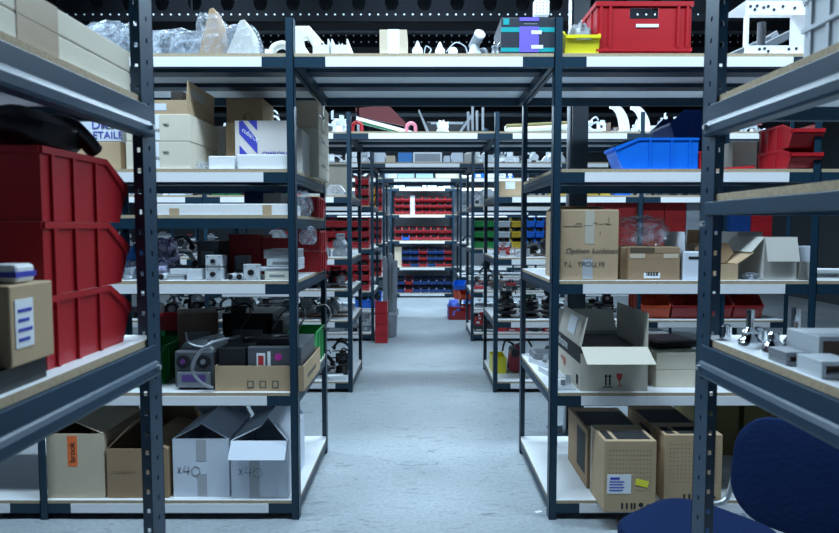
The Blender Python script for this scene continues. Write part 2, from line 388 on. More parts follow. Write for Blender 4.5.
# ================================================================ racks
def lpost(x, y, sx, sy, H=2.49, a=.037, b=.055, t=.003, holes=False, m=steel, parent=None):
    """corner at (x,y); flanges run sx*a along x and sy*b along y"""
    g = G()
    def flange(o, L, axis):
        # plate with a row of slots, running from 0 to L along the axis
        hw = .004; c = L*(.5 if axis == 'y' else .74); pit = .048; hh = .011
        segs = []
        if holes:
            segs += [(0, c-hw, 0, H), (c+hw, L, 0, H)]
            z = .02
            while z < H-.05: segs.append((c-hw, c+hw, z+hh, z+pit)); z += pit
            segs.append((c-hw, c+hw, 0, .02)); segs.append((c-hw, c+hw, z, H))
        else: segs = [(0, L, 0, H)]
        for u0, u1, z0, z1 in segs:
            if axis == 'x': xs = sorted((x+sx*u0, x+sx*u1)); ys = sorted((y, y+sy*t)); g.box(xs[0], ys[0], z0, xs[1], ys[1], z1)
            else: ys = sorted((y+sy*u0, y+sy*u1)); xs = sorted((x, x+sx*t)); g.box(xs[0], ys[0], z0, xs[1], ys[1], z1)
    flange(0, a, 'x'); flange(0, b, 'y')
    return g.build('post', m, parent)
def shelf(parent, x0, x1, y0, y1, z, label=True, bh=.05, lm=strip, ends=True, beamm=steel, lab_in=.155, bars=True, boardname='shelf_board'):
    g = G().box(x0+.004, y0+.003, z-.016, x1-.004, y1-.003, z, (1, 0, 2, 2, 2, 2)); g.build(boardname, [board, boardu, chip], parent)
    zb = z-.017
    for yy, s in ((y0, 1), (y1, -1)):
        a, b_ = sorted((yy+s*.0035, yy+s*.025)); G().box(x0+.003, a, zb-bh, x1-.003, b_, zb).build('crossbeam', beamm, parent)
    if ends:
        for xx, s in ((x0, 1), (x1, -1)):
            a, b_ = sorted((xx+s*.004, xx+s*.024)); g = G().box(a, y0+.022, zb-bh, b_, y1-.022, zb)
            c, d_ = sorted((xx+s*.001, xx+s*.004)); g.box(c, y0+.03, zb-bh*.62, d_, y1-.03, zb-bh*.5)
            g.build('end_beam', beamm, parent)
    if bars:
        for f in (.27, .62):
            yy = y0+f*(y1-y0); G().box(x0+.025, yy-.05, zb-.022, x1-.025, yy+.05, zb).build('board_support', beamm, parent)
    if label:
        G().box(x0+lab_in, y0-.0005, zb-.047, x1-lab_in, y0+.0035, zb).build('label_strip', lm, parent)
ROWS = dict(A=(3.056, 4.03), B=(5.49, 6.42), C=(8.03, 8.95), D=(10.5, 11.42), E=(13.1, 13.75))
XS = [-3.24, -1.93, -.62, .645, 1.955, 3.265]
desc = dict(A='nearest dark blue steel shelving row, bridged over the aisle by one top shelf', B='second dark blue shelving row crossing behind the nearest one',
            C='third shelving row from the front, holding many red and green bins', D='fourth shelving row from the front, half hidden in the distance',
            E='farthest shelving row closing the aisle, filled with small red and blue bins')
ROOT = {}
for k, (y0, y1) in ROWS.items():
    t = ROOT[k] = thing('shelving_rack', desc[k], 'shelving', (0, 0, 0))
    for i, x in enumerate(XS):
        s = [1, 1, -1, 1, -1, -1][i]
        lpost(x, y0, s, 1, parent=t); lpost(x, y1, s, -1, parent=t)
    for i in range(5):
        a, b_ = XS[i], XS[i+1]
        for z in LV:
            if i == 2 and k != 'E' and z < 2: continue
            shelf(t, a, b_, y0, y1, z, ends=True)
        if i == 1 and k == 'A': shelf(t, a, b_, y0, y1, 1.54, label=False)
        if i == 1 and k == 'B': shelf(t, a, b_, y0, y1, .93)
    if k == 'E':
        for i in range(5):
            G().box(XS[i]+.04, y1-.04, .15, XS[i+1]-.04, y1-.03, 2.28).build('back_panel', wallm, t)
# heavy side racks next to the camera
def side_rack(xa, xb, label, levels):
    BH = {1.552: .03}
    """xa: aisle side plane, xb: outer plane; far frame at Y 1.46"""
    s = -1 if xb < xa else 1; yF, yN = 1.46, .17
    t = thing('shelving_rack', label, 'shelving', (0, 0, 0))
    lpost(xa, yF, s, -1, a=.052, b=.067, holes=True, m=steelN, parent=t); lpost(xb, yF, -s, -1, a=.052, b=.067, holes=True, m=steelN, parent=t)
    lpost(xa, yN, s, 1, a=.052, b=.067, holes=True, m=steelN, parent=t); lpost(xb, yN, -s, 1, a=.052, b=.067, holes=True, m=steelN, parent=t)
    for z in levels:
        x0, x1 = sorted((xa, xb)); G().box(x0+.006, yN+.004, z-.016, x1-.006, yF-.004, z, (1, 0, 2, 2, 2, 2)).build('shelf_board', [board, boardu, chip], t)
        zb = z-.017; H_ = BH.get(z, .07)
        for xx, q in ((xa, s), (xb, -s)):
            # profile of the stepped beam in (x,z)
            pr = [(xx-q*.004, zb), (xx+q*.02, zb), (xx+q*.02, zb-H_), (xx-q*.006, zb-H_)] if H_ < .05 else [(xx-q*.004, zb), (xx+q*.02, zb), (xx+q*.02, zb-.07), (xx-q*.012, zb-.07), (xx-q*.014, zb-.064), (xx-q*.014, zb-.048), (xx-q*.009, zb-.04), (xx-q*.004, zb-.036)]
            G().prism(pr, 'y', yN+.01, yF-.035).build('long_beam', steelN, t, bevel=.0015)
            g = G(); g.cyl((xx-q*.02, yF-.05, zb-.05), (xx-q*.012, yF-.05, zb-.05), .006, n=8); g.build('bolt', alu, t)
        for yy, q in ((yF-.004, -1), (yN+.004, 1)):
            a, b_ = sorted((yy, yy+q*.02)); G().box(x0+.006, a, zb-.03, x1-.006, b_, zb).build('end_beam', steelN, t)
    return t
side_rack(-.62, -1.57, 'dark blue slotted rack at the left edge, nearest the camera', [.1, .653, 1.223, 1.769])
side_rack(.653, 1.60, 'dark blue slotted rack at the right edge, nearest the camera', [.1, .653, 1.223, 1.552, 1.769])
# ================================================================ contents of the nearest row
YA, YR = 3.056, 4.03
def WX(px, Y, z): return Xp(px, Y, z)
def pc(label, p0, p1, pt, z, Y=3.08, d=.35, m=kraft, **k):
    """carton from its pixel span on the front face"""
    h = Zp(pt, Y)-z
    return carton(label, Xp(p0, Y, z+h/2), Xp(p1, Y, z+h/2), Y, z, h, d, m, **k)
Z5, Z4, Z3, Z2, Z1 = LV[4], LV[3], LV[2], LV[1], LV[0]; Z35 = 1.54
# ---- left bay, lowest shelf
t, D = pc('white carton marked x40 with raised flaps, left of the pair', 173, 229, 439, Z1, 3.10, .42, wcard, openb=True, flaps=[('l', .155, -63), ('r', .165, -60), ('b', .15, -50)],
          tapes=[('f', .42, .6, .62, .99, gtape), ('f', .43, .6, .02, .4, gtape)])
X40 = [[(.0, .9), (.12, .45)], [(.12, .9), (.0, .45)], [(.3, 1), (.2, .6), (.46, .62)], [(.42, .95), (.38, .3)], [(.66, .95), (.52, .7), (.55, .35), (.72, .25), (.84, .5), (.8, .85), (.66, .95)]]
strokes(t, D, [[(.08+u*.48, .3+v*.24) for u, v in l] for l in X40])
t, D = pc('white carton marked x40 with a limp front flap, next to the corner post', 231, 288, 441, Z1, 3.085, .45, wcard, openb=True, flaps=[('f', .1, 140), ('r', .16, -38), ('l', .17, -64), ('b', .17, -50)],
          tapes=[('f', .32, .5, .02, .78, gtape)])
strokes(t, D, [[(.14+u*.48, .3+v*.24) for u, v in l] for l in X40])
t, D = pc('brown open carton half behind the slotted post, beside the white cartons', 107, 168, 449, Z1, 3.085, .45, kraft3, openb=True, flaps=[('r', .12, -70), ('b', .15, -25), ('l', .17, -45)])
ftext(t, D, 'f', .1, .5, .035, '~~-x~~', mat('faint_print', (.2, .13, .08), .8), 'faint_print')
t, D = pc('beige open carton with orange sticker, leftmost on the bottom shelf', 47, 104, 434, Z1, 3.085, .42, kraft2, openb=True, flaps=[('l', .15, -68), ('r', .15, -66), ('b', .12, -20)],
          tapes=[('f', .37, .54, .5, .97, orst, 'orange_sticker')])
ftext(t, D, 'f', .5, .56, .042, 'brook', ink, 'sticker_lettering').rotation_euler = (pi/2, -pi/2, 0)
t, D = pc('dark brown carton behind the white x40 cartons on the bottom shelf', 150, 200, 410, Z1, 3.62, .3, kraft3)
# ---- left bay, shelf with machines
def tag_b(o): return o
pbin('green storage bin left of the machine with two dials', Xp(142, 3.3, .8), 3.34, Z2, .28, .42, .2, green, rz=R(0))
t = thing('power_supply_unit', 'grey instrument with two round dials and a purple label on its front', 'machine', (Xp(195, 3.12, .75), 3.24, Z2))
g = G().box(-.1, -.13, .01, .1, .13, .2); g.build('housing', dgrey, t, bevel=.01)
for i, xx in enumerate((-.052, .05)):
    g = G(); g.cyl((xx, -.142, .148), (xx, -.13, .148), .034, n=24); g.build('dial_ring', black, t, smooth=True)
    g = G(); g.cyl((xx, -.148, .148), (xx, -.142, .148), .013, n=20); g.build('dial_knob', mgrey if i else mat('violet_glint', (.12, .03, .16), .3), t, smooth=True)
G().box(-.085, -.138, .015, .085, -.13, .095).build('front_plate', mgrey, t, bevel=.004)
G().box(-.06, -.14, .045, .06, -.138, .08).build('label_plate', mat('plum', (.1, .05, .22), .5), t)
for sx in (-.08, .08):
    for sy in (-.1, .1): G().cyl((sx, sy, 0), (sx, sy, .01), .012).build('foot', black, t)
t, D = pc('shallow cardboard tray full of boxy electronics beside the corner post', 215, 304, 366, Z2, 3.085, .5, kraft, openb=True)
for k, u in enumerate((.36, .5, .64)): decal(t, D, 'f', u, u+.075, .12, .42, mat('handling_print', (.12, .12, .1), .8), 'handling_symbol')
for k, u in enumerate((.375, .515, .655)): decal(t, D, 'f', u, u+.045, .17, .37, kraft, 'symbol_cutout').location.y = -.001
decal(t, D, 'r', .2, .7, .35, .5, mat('handling_print', (.12, .12, .1), .8), 'side_print')
tx0 = Xp(215, 3.085, .7); tx1 = Xp(304, 3.085, .7)
def device(label, x0, x1, y0, y1, z, h, m, name='computer_unit', cat='computer', split=None):
    t = thing(name, label, cat, ((x0+x1)/2, (y0+y1)/2, z)); w, d = x1-x0, y1-y0
    G().box(-w/2, -d/2+.006, 0, w/2, d/2, h).build('case', m, t, bevel=.003)
    G().box(-w/2+.003, -d/2, .003, w/2-.003, -d/2+.006, h-.003).build('front_panel', m, t, bevel=.001)
    g = G()
    for k in range(5): g.box(-w/2+.02+k*.014, -d/2-.001, h*.15, -w/2+.026+k*.014, -d/2, h*.5)
    g.build('vent_slots', ink, t); return t, (w, d, h)
device('black computer case standing in the cardboard tray, left of the grey one', tx0+.012, tx0+.15, 3.11, 3.46, Z2+.006, .21, black)
t, D = device('grey computer case with white and pink stickers in the cardboard tray', tx0+.16, tx1-.016, 3.105, 3.5, Z2+.006, .215, dgrey)
decal(t, D, 'f', .17, .33, .5, .86, paper, 'white_sticker'); decal(t, D, 'f', .37, .43, .5, .9, paper, 'white_sticker'); decal(t, D, 'f', .2, .3, .58, .8, redink, 'red_mark').location.y = -.001
g = G().cyl((.02, -D[1]/2-.0015, .165), (.02, -D[1]/2, .165), .019, n=20); g.build('pink_sticker', magenta, t)
device('black flat device lying on top of the grey computer case', tx0+.19, tx0+.38, 3.16, 3.32, Z2+.222, .03, black, 'router', 'electronics')
def cable(label, pts, r=.006, m=black, group=None):
    o = G().tube(pts, r, 7).build('cable', m, smooth=True); return tag(o, label, 'cable', group)
def curve(ps, n=8):
    out = []; P = [Vector(p) for p in ps]; P = [P[0]]+P+[P[-1]]
    for i in range(1, len(P)-2):
        for k in range(n):
            t = k/n; a, b_, c, d = P[i-1:i+3]
            out.append(.5*((2*b_)+(c-a)*t+(2*a-5*b_+4*c-d)*t*t+(3*b_-a-3*c+d)*t**3))
    return out+[P[-2]]
xm = Xp(195, 3.1, .8)
cable('grey hose hanging in front of the two-dial instrument', curve([(xm+.2, 3.2, Z2+.26), (xm+.1, 3.07, Z2+.25), (xm+.03, 3.06, Z2+.19), (xm+.0, 3.062, Z2+.11), (xm+.045, 3.066, Z2+.045), (xm+.1, 3.069, Z2+.02)]), .009, mgrey)
cable('thin white cable arching over the two-dial instrument', curve([(xm-.1, 3.25, Z2+.27), (xm-.04, 3.14, Z2+.235), (xm+.05, 3.12, Z2+.225), (xm+.1, 3.2, Z2+.29)]), .005, lgrey)
cable('black cable looped over the computer cases in the tray', curve([(tx0+.12, 3.2, Z2+.232), (tx0+.22, 3.14, Z2+.264), (tx0+.32, 3.2, Z2+.264), (tx0+.36, 3.33, Z2+.25), (tx0+.26, 3.4, Z2+.235), (tx0+.14, 3.36, Z2+.23), (tx0+.1, 3.26, Z2+.235)]), .008)
t = thing('flat_bracket_box', 'pale grey folded metal cover lying on the two-dial instrument', 'cover', (xm-.0, 3.24, Z2+.2), R(-14))
G().prism([(-.09, 0), (.1, 0), (.06, .06), (-.06, .035)], 'y', -.08, .08).build('cover', lgrey, t, bevel=.003); G().box(-.02, -.083, .006, .05, -.08, .018).build('latch', mgrey, t)
pbin('green storage bin on the right behind the shallow cardboard tray', Xp(304, 3.75, .8)+.0, 3.79, Z2, .17, .38, .2, green)
def rbox(label, x, y, z, w, d, h, m, name, cat, rz=0, bev=.006, group=None, extra=None):
    t = thing(name, label, cat, (x, y, z), rz, group); G().box(-w/2, -d/2, 0, w/2, d/2, h).build('housing', m, t, bevel=bev)
    if extra: extra(t, w, d, h)
    return t
def ex_dark(t, w, d, h):
    G().box(-w*.3, -d/2-.006, h*.3, w*.3, -d/2, h*.7).build('front_cover', mgrey, t, bevel=.002); G().cyl((w*.38, -d/2-.01, h*.5), (w*.38, -d/2, h*.5), .012).build('knob', ink, t)
rbox('large black appliance behind the shallow tray of computers', Xp(255, 3.8, .8), 3.79, Z2, .3, .3, .32, black, 'appliance', 'machine', extra=ex_dark)
rbox('black boxy unit between the green bin and back post of left bay', Xp(278, 3.75, .9)+.005, 3.79, Z2, .1, .3, .28, iron, 'appliance', 'machine', extra=ex_dark)
rbox('dark brown camera-shaped unit behind the two-dial instrument', Xp(195, 3.55, .9), 3.6, Z2, .22, .25, .34, rust, 'appliance', 'machine', rz=R(20), extra=ex_dark)
for i, (dx, dz) in enumerate(((.3, .33), (.45, .335), (-.02, .345))):
    x_ = tx0+dx; cable(['thin black cable draped over the black appliance, left', 'thin black cable draped over the black appliance, right', 'black cable dangling over the brown camera-shaped unit'][i], curve([(x_-.12, 3.55, Z2+.24+.11*(i == 2)), (x_-.06, 3.62, Z2+dz+.012), (x_+.02, 3.66, Z2+dz+.03), (x_+.06, 3.6, Z2+dz-.02), (x_+.03, 3.5, Z2+.25)]), .006)
# ---- left bay, middle shelf: enclosures and pipes
def enclosure(label, p0, p1, pt, zb, Y, d, knob=True, m=lgrey, group=None, rz=0):
    x0, x1 = Xp(p0, Y, zb), Xp(p1, Y, zb); w = x1-x0; h = Zp(pt, Y)-zb
    t = thing('junction_box', label, 'junction box', ((x0+x1)/2, Y+d/2, zb), rz, group)
    G().box(-w/2, -d/2+.008, 0, w/2, d/2, h).build('housing', m, t, bevel=.003); G().box(-w/2-.002, -d/2, 0, w/2+.002, -d/2+.008, h+.002).build('cover', m, t, bevel=.002)
    if knob:
        G().cyl((0, -d/2-.018, h*.5), (0, -d/2, h*.5), min(w, h)*.2, n=18).build('knob', black, t, smooth=True)
        g = G()
        for sx in (-1, 1):
            for zz in (.1, .9): g.cyl((sx*w*.4, -d/2-.002, h*zz), (sx*w*.4, -d/2, h*zz), .004, n=8)
        g.build('screws', mgrey, t)
    return t
enclosure('grey enclosure with large black knob standing alone on the middle left shelf', 244, 259, 264.5, Z3, 3.09, .06)
enclosure('lower of two stacked grey boxes with black knobs', 206, 221, 268, Z3, 3.09, .1)
enclosure('upper of two stacked grey boxes with black knobs', 206, 221, 255.5, Z3+.068, 3.09, .1)
def pipe(label, a, b_, r, m=lgrey, capm=black, group=None):
    a, b_ = Vector(a), Vector(b_); t = thing('pipe_section', label, 'pipe', a, 0, group); d = (b_-a).normalized()
    G().cyl((0, 0, 0), b_-a, r, n=18).build('tube', m, t, smooth=True); G().cyl(-d*.006, (0, 0, 0), r*.8, n=18).build('end_cap', capm, t, smooth=True); return t
for i, (px, l) in enumerate(((230.5, 'left pipe of the pair with black ends beside the lone enclosure'), (239.5, 'right pipe of the pair with black ends beside the lone enclosure'), (161.5, 'short grey pipe with dark open end under the silver bags'))):
    x = Xp(px, 3.09, Z3); r = .017; pipe(l, (x, 3.09, Z3+r), (x+.02, 3.3, Z3+r), r)
rbox('flat pale bracket on the shelf left of the stacked knob boxes', Xp(196, 3.13, Z3), 3.15, Z3, .08, .08, .055, lgrey, 'bracket_block', 'metal part', bev=.004)
rbox('pale lower metal bar beside the antistatic bags', Xp(176, 3.12, Z3), 3.14, Z3, .09, .07, .025, alu, 'metal_bar', 'metal part', bev=.003)
rbox('pale upper metal bar beside the antistatic bags', Xp(179, 3.12, Z3), 3.14, Z3+.026, .085, .06, .03, lgrey, 'metal_bar', 'metal part', bev=.003)
bag('lower silver purple antistatic bag on middle left shelf', Xp(166, 3.25, Z3), 3.27, Z3, .13, .1, .1, silver, 3)
bag('upper silver purple antistatic bag leaning on the lower one', Xp(161, 3.35, Z3)+.0, 3.44, Z3, .1, .14, .2, silver, 5)
bag('crumpled bubble wrap at the left end of the middle shelf', Xp(134, 3.2, Z3), 3.22, Z3, .13, .2, .09, bubble, 8)
bag('blue plastic film bundle behind the slotted post on the middle shelf', Xp(132, 3.4, Z3), 3.45, Z3, .1, .14, .16, mat('blue_film', (.03, .2, .6), .2), 9)
# stack of flat grey units near the corner post
for i, (p0, p1, h, mm, l) in enumerate(((264, 289, .045, cream, 'pale yellowish padded packet at the bottom of the stack by the corner post'), (258, 296, .022, lgrey, 'long light grey bar second from the bottom of the stack'),
        (266, 296, .042, lgrey, 'light grey box third from the bottom of the stack'), (263, 295, .045, alu, 'silver channel lying on top of the stack by the corner post'))):
    z = Z3+sum((.045, .022, .042)[:i]); x0, x1 = Xp(p0, 3.1, z), Xp(p1, 3.1, z)
    rbox(l, (x0+x1)/2, 3.22, z, x1-x0, .22, h-.001, mm, 'flat_unit', 'metal part', bev=.004, extra=lambda t, w, d, h: G().box(-w*.3, -d/2-.002, h*.35, w*.3, -d/2, h*.6).build('groove', mgrey, t))
pbin('large dark red bin at the back of the middle left shelf, left of its pair', Xp(250, 3.6, 1.3), 3.66, Z3, .185, .3, .225, red2, rz=pi)
pbin('large dark red bin at the back of the middle left shelf, right of its pair', Xp(279, 3.6, 1.3), 3.66, Z3, .165, .3, .205, red2, rz=pi)
xr = Xp(309, 3.68, 1.3); 
pbin('bright red bin near the aisle corner, lower of the stacked pair', xr-.015, 3.82, Z3, .16, .3, .125, red, rz=pi)
pbin('bright red bin near the aisle corner, upper of the stacked pair', xr-.015, 3.82, Z3+.126, .16, .3, .12, red, rz=pi)
pbin('bright red bin alone on the narrow upper shelf by the rear corner post', xr-.02, 3.82, Z35, .15, .28, .12, red, rz=pi)
bag('small clear bag hanging from the upper shelf beside the corner post', Xp(309, 3.45, 1.5), 3.42, 1.385, .09, .07, .1, clear, 12, amp=.06)
bag('clear plastic film bunched beside the corner post on the narrow shelf', Xp(301, 3.35, 1.6), 3.36, Z35, .09, .3, .13, clear, 13)
rbox('dark grey boxy housing behind the stacked knob boxes', Xp(211, 3.45, 1.3), 3.5, Z3, .12, .2, .19, dgrey, 'housing_block', 'metal part', extra=ex_dark)
rbox('grey machined block lying in front of the large dark red bins', Xp(243, 3.42, 1.3), 3.42, Z3, .07, .1, .11, mgrey, 'machined_block', 'metal part', extra=ex_dark)
LATE = True
# ---- left bay, narrow shelf (1.54)
x0, x1 = Xp(140, 3.07, 1.57), Xp(289, 3.07, 1.57)
t, D = carton('long flat white carton with two brown tape patches', x0, x1, 3.065, Z35, .055, .3, mat('white_board', (.82, .82, .82), .7), name='flat_carton',
              tapes=[('f', .2, .265, .0, .6, kraft), ('f', .825, .885, 0, .9, kraft)])
rbox('small beige block on the narrow shelf above the long flat carton, by the post', Xp(276, 3.55, 1.6), 3.56, Z35, .1, .2, .13, gcard, 'small_carton', 'box', bev=.002)
rbox('navy blue box behind the long flat carton', Xp(262, 3.7, 1.6), 3.75, Z35, .18, .22, .15, navy, 'box_container', 'box')
# ---- left bay, carton shelf (1.765)
t, D = pc('beige carton with white label, bottom of the stack on the carton shelf', 126, 190, 141.5, Z4, 3.075, .42, beige, tapes=[('f', .36, .52, .04, .98, paper, 'white_label'), ('t', 0, 1, .48, .52, ctape)])
ftext(t, D, 'f', .58, .55, .02, '985', ink); ftext(t, D, 'f', .4, .35, .02, '9855', ink); 
z2_ = Z4+D[2]+.001
t, D = pc('beige carton with white label, second in the stack on the carton shelf', 126, 190, 114, z2_, 3.075, .42, beige, tapes=[('f', .36, .52, .04, .98, paper, 'white_label'), ('t', 0, 1, .48, .52, ctape)])
ftext(t, D, 'f', .58, .55, .02, '985', ink); ftext(t, D, 'f', .4, .35, .02, '9855', ink)
z3_ = z2_+D[2]+.001
t, D = pc('open kraft tray with a tall slanting side flap on top of the beige stack', 128, 187, 100, z3_, 3.08, .4, kraft, openb=True, flaps=[('r', .095, 4)], tapes=[('f', .35, .65, .25, .75, wcard, 'label')])
tw = D[0]; G().box(.0, -.15, .0, .002, .05, .045).build('flap_tape', ctape, t, loc=(tw/2+.003, 0, D[2]+.02))
for i, (dx, m_) in enumerate(((-.1, navy), (-.02, dgrey), (.07, wcard))):
    rbox(['small dark blue packet in the open kraft tray', 'small dark grey packet in the open kraft tray', 'small white carton standing in the open kraft tray'][i], (Xp(128, 3.08, 2)+Xp(187, 3.08, 2))/2+dx, 3.2, z3_+T_, .06, .1, [.085, .085, .12][i], m_, 'small_packet', 'box', bev=.002)
t, D = pc('white striped carton with blue printed bands near the corner post', 235, 291, 120.5, Z4, 3.2, .25, mat('pale_pinkish_card', (.62, .58, .56), .8), tapes=[('t', 0, 1, .48, .52, ctape)])
w, d, h = D
g = G(); yy = -d/2-.0012
for P in ([(-.42, .98), (-.36, 1), (-.1, .62), (-.1, .34), (-.42, .74)], [(-.26, 1), (-.1, 1), (-.1, .8)], [(-.42, .52), (-.42, .14), (-.34, .05), (-.2, .05), (-.2, .24)]):
    g.prism([(p[0]*w, p[1]*h) for p in P][::1], 'y', yy, -d/2)
g.build('blue_bands', blueink, t); ftext(t, D, 'f', .12, .8, .032, 'cubic-X', paper, off=.001, tilt=R(38)); ftext(t, D, 'f', .48, .3, .034, 'OMRON', blueink); ftext(t, D, 'f', .3, .14, .05, 'A', blueink); ftext(t, D, 'f', .82, .14, .05, 'A', blueink)
rbox('white small box beside the wrapped one, in front of the blue striped carton', Xp(256+8, 3.1, Z4), 3.12, Z4, .25, .09, .072, whitep, 'white_packet', 'box', bev=.004)
rbox('white packet in the middle front of the carton shelf', Xp(223, 3.1, Z4), 3.13, Z4, .13, .1, .065, whitep, 'white_packet', 'box', bev=.004)
bag('small clear wrapped packet between the two white boxes', Xp(237.5, 3.1, Z4), 3.12, Z4, .03, .09, .06, clear, 21)
bag('small pale blue plastic bag at the foot of the beige stack', Xp(204, 3.12, Z4), 3.11, Z4, .05, .08, .04, bubble, 22)
t, D = pc('kraft carton behind the white packet, beside blue striped carton', 226, 236, 123, Z4, 3.3, .25, kraft)
t, D = pc('tall kraft carton with a round printed mark, at the back of the carton shelf', 227, 263, 98, Z4, 3.72, .28, kraft, tapes=[('t', 0, 1, .48, .52, ctape)])
o = G().tube([(.02+.026*cos(a*pi/10), -D[1]/2-.001, D[2]*.76+.026*sin(a*pi/10)) for a in range(20)], .0014, 5, closed=True).build('round_mark', ink, t)
strokes(t, D, [[(.5+.07*cos(a), .76+.04*sin(a)), (.5-.07*cos(a), .76-.04*sin(a))] for a in (0, 1, 2)], name='mark_spokes')
t, D = pc('grey beige carton wedged between beige stack and tall kraft carton', 203, 226, 126, Z4, 3.74, .25, gcard)
for i, (zz, hh, l) in enumerate(((Z4, .14, 'bottom'), (Z4+.141, .14, 'middle'), (Z4+.282, .15, 'top'))):
    t, D = carton(f'beige carton in the stack behind the corner post, {l} one', Xp(290, 3.56, 1.9), Xp(318, 3.56, 1.9)+.005, 3.56, zz, hh, .38, [beige, beige, kraft2][i], tapes=[('r', .0, 1, .49, .51, ctape), ('r', .3, .6, .5, .62, mat('grey_print', (.3, .3, .3), .8), 'side_print')])
    if i == 2: decal(t, D, 'r', .42, .5, .1, 1, green, 'green_stripe')
t, D = pc('narrow beige carton just behind the corner post on the carton shelf', 291.5, 302, 129, Z4, 3.3, .22, gcard)
t, D = pc('white carton with printed address, on top of a brown one behind slotted post', 72, 121, 116, Z4+.141, 3.12, .3, wcard, tapes=[('t', 0, 1, .48, .52, ctape)])
ftext(t, D, 'f', .42, .12, .05, 'ETAILE', blueink); ftext(t, D, 'f', .4, .5, .06, 'DK', blueink); ftext(t, D, 'f', .6, .5, .04, 'TEL', ink)
carton('brown carton under the white printed one, seen past the red bins', Xp(72, 3.12, 1.8), Xp(121, 3.12, 1.8), 3.12, Z4, .14, .3, kraft)
carton('narrow beige carton edge-on next to the slotted post on the carton shelf', Xp(122, 3.5, 1.8), Xp(134, 3.5, 1.8), 3.52, Z4, .26, .25, beige)
# ---- left bay, top shelf
bag('long clear plastic wrapped bundle on top shelf, left of the wrapped board', Xp(178, 3.3, Z5), 3.3, Z5, .36, .25, .17, clear, 31, amp=.06)
bag('clear plastic wrapped bundle at the far left of the top shelf', Xp(116, 3.3, Z5), 3.35, Z5, .36, .3, .22, clear, 32, amp=.08)
bag('round ball of crumpled clear film at the left of the top shelf', Xp(73, 3.3, Z5)-.02, 3.4, Z5, .16, .2, .2, bubble, 33)
def wedge(label, p0, p1, pt, Y, m, film_seed=None):
    x0, x1 = Xp(p0, Y, Z5), Xp(p1, Y, Z5); h = Zp(pt, Y)-Z5; w = x1-x0
    t = thing('padded_board', label, 'packaging', (x0, Y, Z5)); G().prism([(0, 0), (w, 0), (w*.88, h*.7), (w*.66, h), (w*.5, h*.97)], 'y', 0, .12).build('board', m, t, bevel=.006)
    if film_seed: blob(w*1.12, .2, h*.9, film_seed, .06).build('wrapping', clear, t, smooth=True, loc=(w/2, .06, .002))
    return t
wedge('tall brown board wrapped in clear film on the left top shelf', 197, 223, 7, 3.16, kraft3, 41)
wedge('lower triangular padded board on the left top shelf', 224, 256, 19, 3.16, gcard, 42)
t = thing('pipe_bracket', 'cream angled bracket with a long arm at the corner post on the top shelf', 'bracket', (Xp(299, 3.15, Z5), 3.22, Z5))
G().prism([(-.045, 0), (.07, 0), (.01, .09), (.0, .17), (-.045, .17)], 'y', 0, .05).build('foot_plate', cream, t, bevel=.004)
G().prism([(-.045, .13), (-.045, .2), (.03, .2), (.16, .05), (.16, -.0), (.1, .0), (.02, .14)], 'y', .055, .11).build('arm', cream, t, bevel=.005)
t = thing('pipe_elbow', 'cream curved elbow lying left of the corner post on the top shelf', 'pipe', (Xp(275, 3.12, Z5), 3.16, Z5+.02))
G().tube(curve([(-.03, 0, .0), (-.01, 0, .035), (.03, 0, .05), (.06, 0, .035)]), .02, 10).build('bend', cream, t, smooth=True); G().box(-.055, -.025, -.02, -.012, .025, .022).build('socket', whitep, t, bevel=.003)
for i, (p0, p1) in enumerate(((313, 329), (331.5, 348))):
    x0, x1 = Xp(p0, 3.07, Z5), Xp(p1, 3.07, Z5); w = x1-x0
    t = thing('cable_channel', ['white metal U channel pointing at the aisle, left of two', 'white metal U channel pointing at the aisle, right of two'][i], 'channel', ((x0+x1)/2, 3.065, Z5))
    G().prism([(-w/2, 0), (w/2, 0), (w/2, .07), (w/2-.006, .07), (w/2-.006, .042), (-w/2+.006, .042), (-w/2+.006, .07), (-w/2, .07)], 'y', 0, .4).build('channel', whitep, t)
    G().cyl((0, .05, .03), (0, .05, .062), .011, n=12).build('stud', chrome, t, smooth=True)
# ---- bridge over the aisle
t, D = pc('small kraft carton with crumpled white tape on the bridge shelf', 379.5, 407, 29.5, Z5, 3.1, .2, kraft2, tapes=[('f', .3, .72, .0, 1, paper, 'paper_tape'), ('t', .3, .72, 0, 1, paper, 'paper_tape')])
for i, (px, l) in enumerate(((417.5, 'left'), (440, 'middle'), (453, 'right'))):
    r = [.026, .024, .023][i]; x = Xp(px, 3.12, Z5)
    t = thing('float_valve', f'round white plastic valve head on the bridge shelf, {l} of three', 'valve', (x, 3.14, Z5)); g = G()
    g.cyl((0, -.03, r), (0, .05, r), r, n=24); g.build('drum', whitep, t, bevel=.003, smooth=True)
    if i < 2: G().lathe([(.016, 2*r-.004), (.011, 2*r+.015), (.004, 2*r+.03)], 12).build('spout', lgrey, t, smooth=True)
cable('curled pale cable between the white valve heads on the bridge', curve([(Xp(424, 3.1, Z5), 3.11, Z5+.006), (Xp(426, 3.1, Z5), 3.1, Z5+.045), (Xp(431, 3.1, Z5), 3.1, Z5+.03), (Xp(429, 3.1, Z5), 3.09, Z5+.008)]), .003, lgrey)
cable('pale cable looping over the right white valve head', curve([(Xp(446, 3.1, Z5), 3.08, Z5+.012), (Xp(455, 3.1, Z5), 3.075, Z5+.055), (Xp(465, 3.1, Z5), 3.09, Z5+.04), (Xp(468, 3.1, Z5), 3.13, Z5+.006)]), .003, lgrey)
t = thing('camera_head', 'grey swivel camera head with a round white lens on the bridge shelf', 'camera', (Xp(475, 3.15, Z5), 3.17, Z5))
G().lathe([(.045, 0), (.045, .02), (.03, .035), (.02, .07)], 16).build('base', lgrey, t, smooth=True)
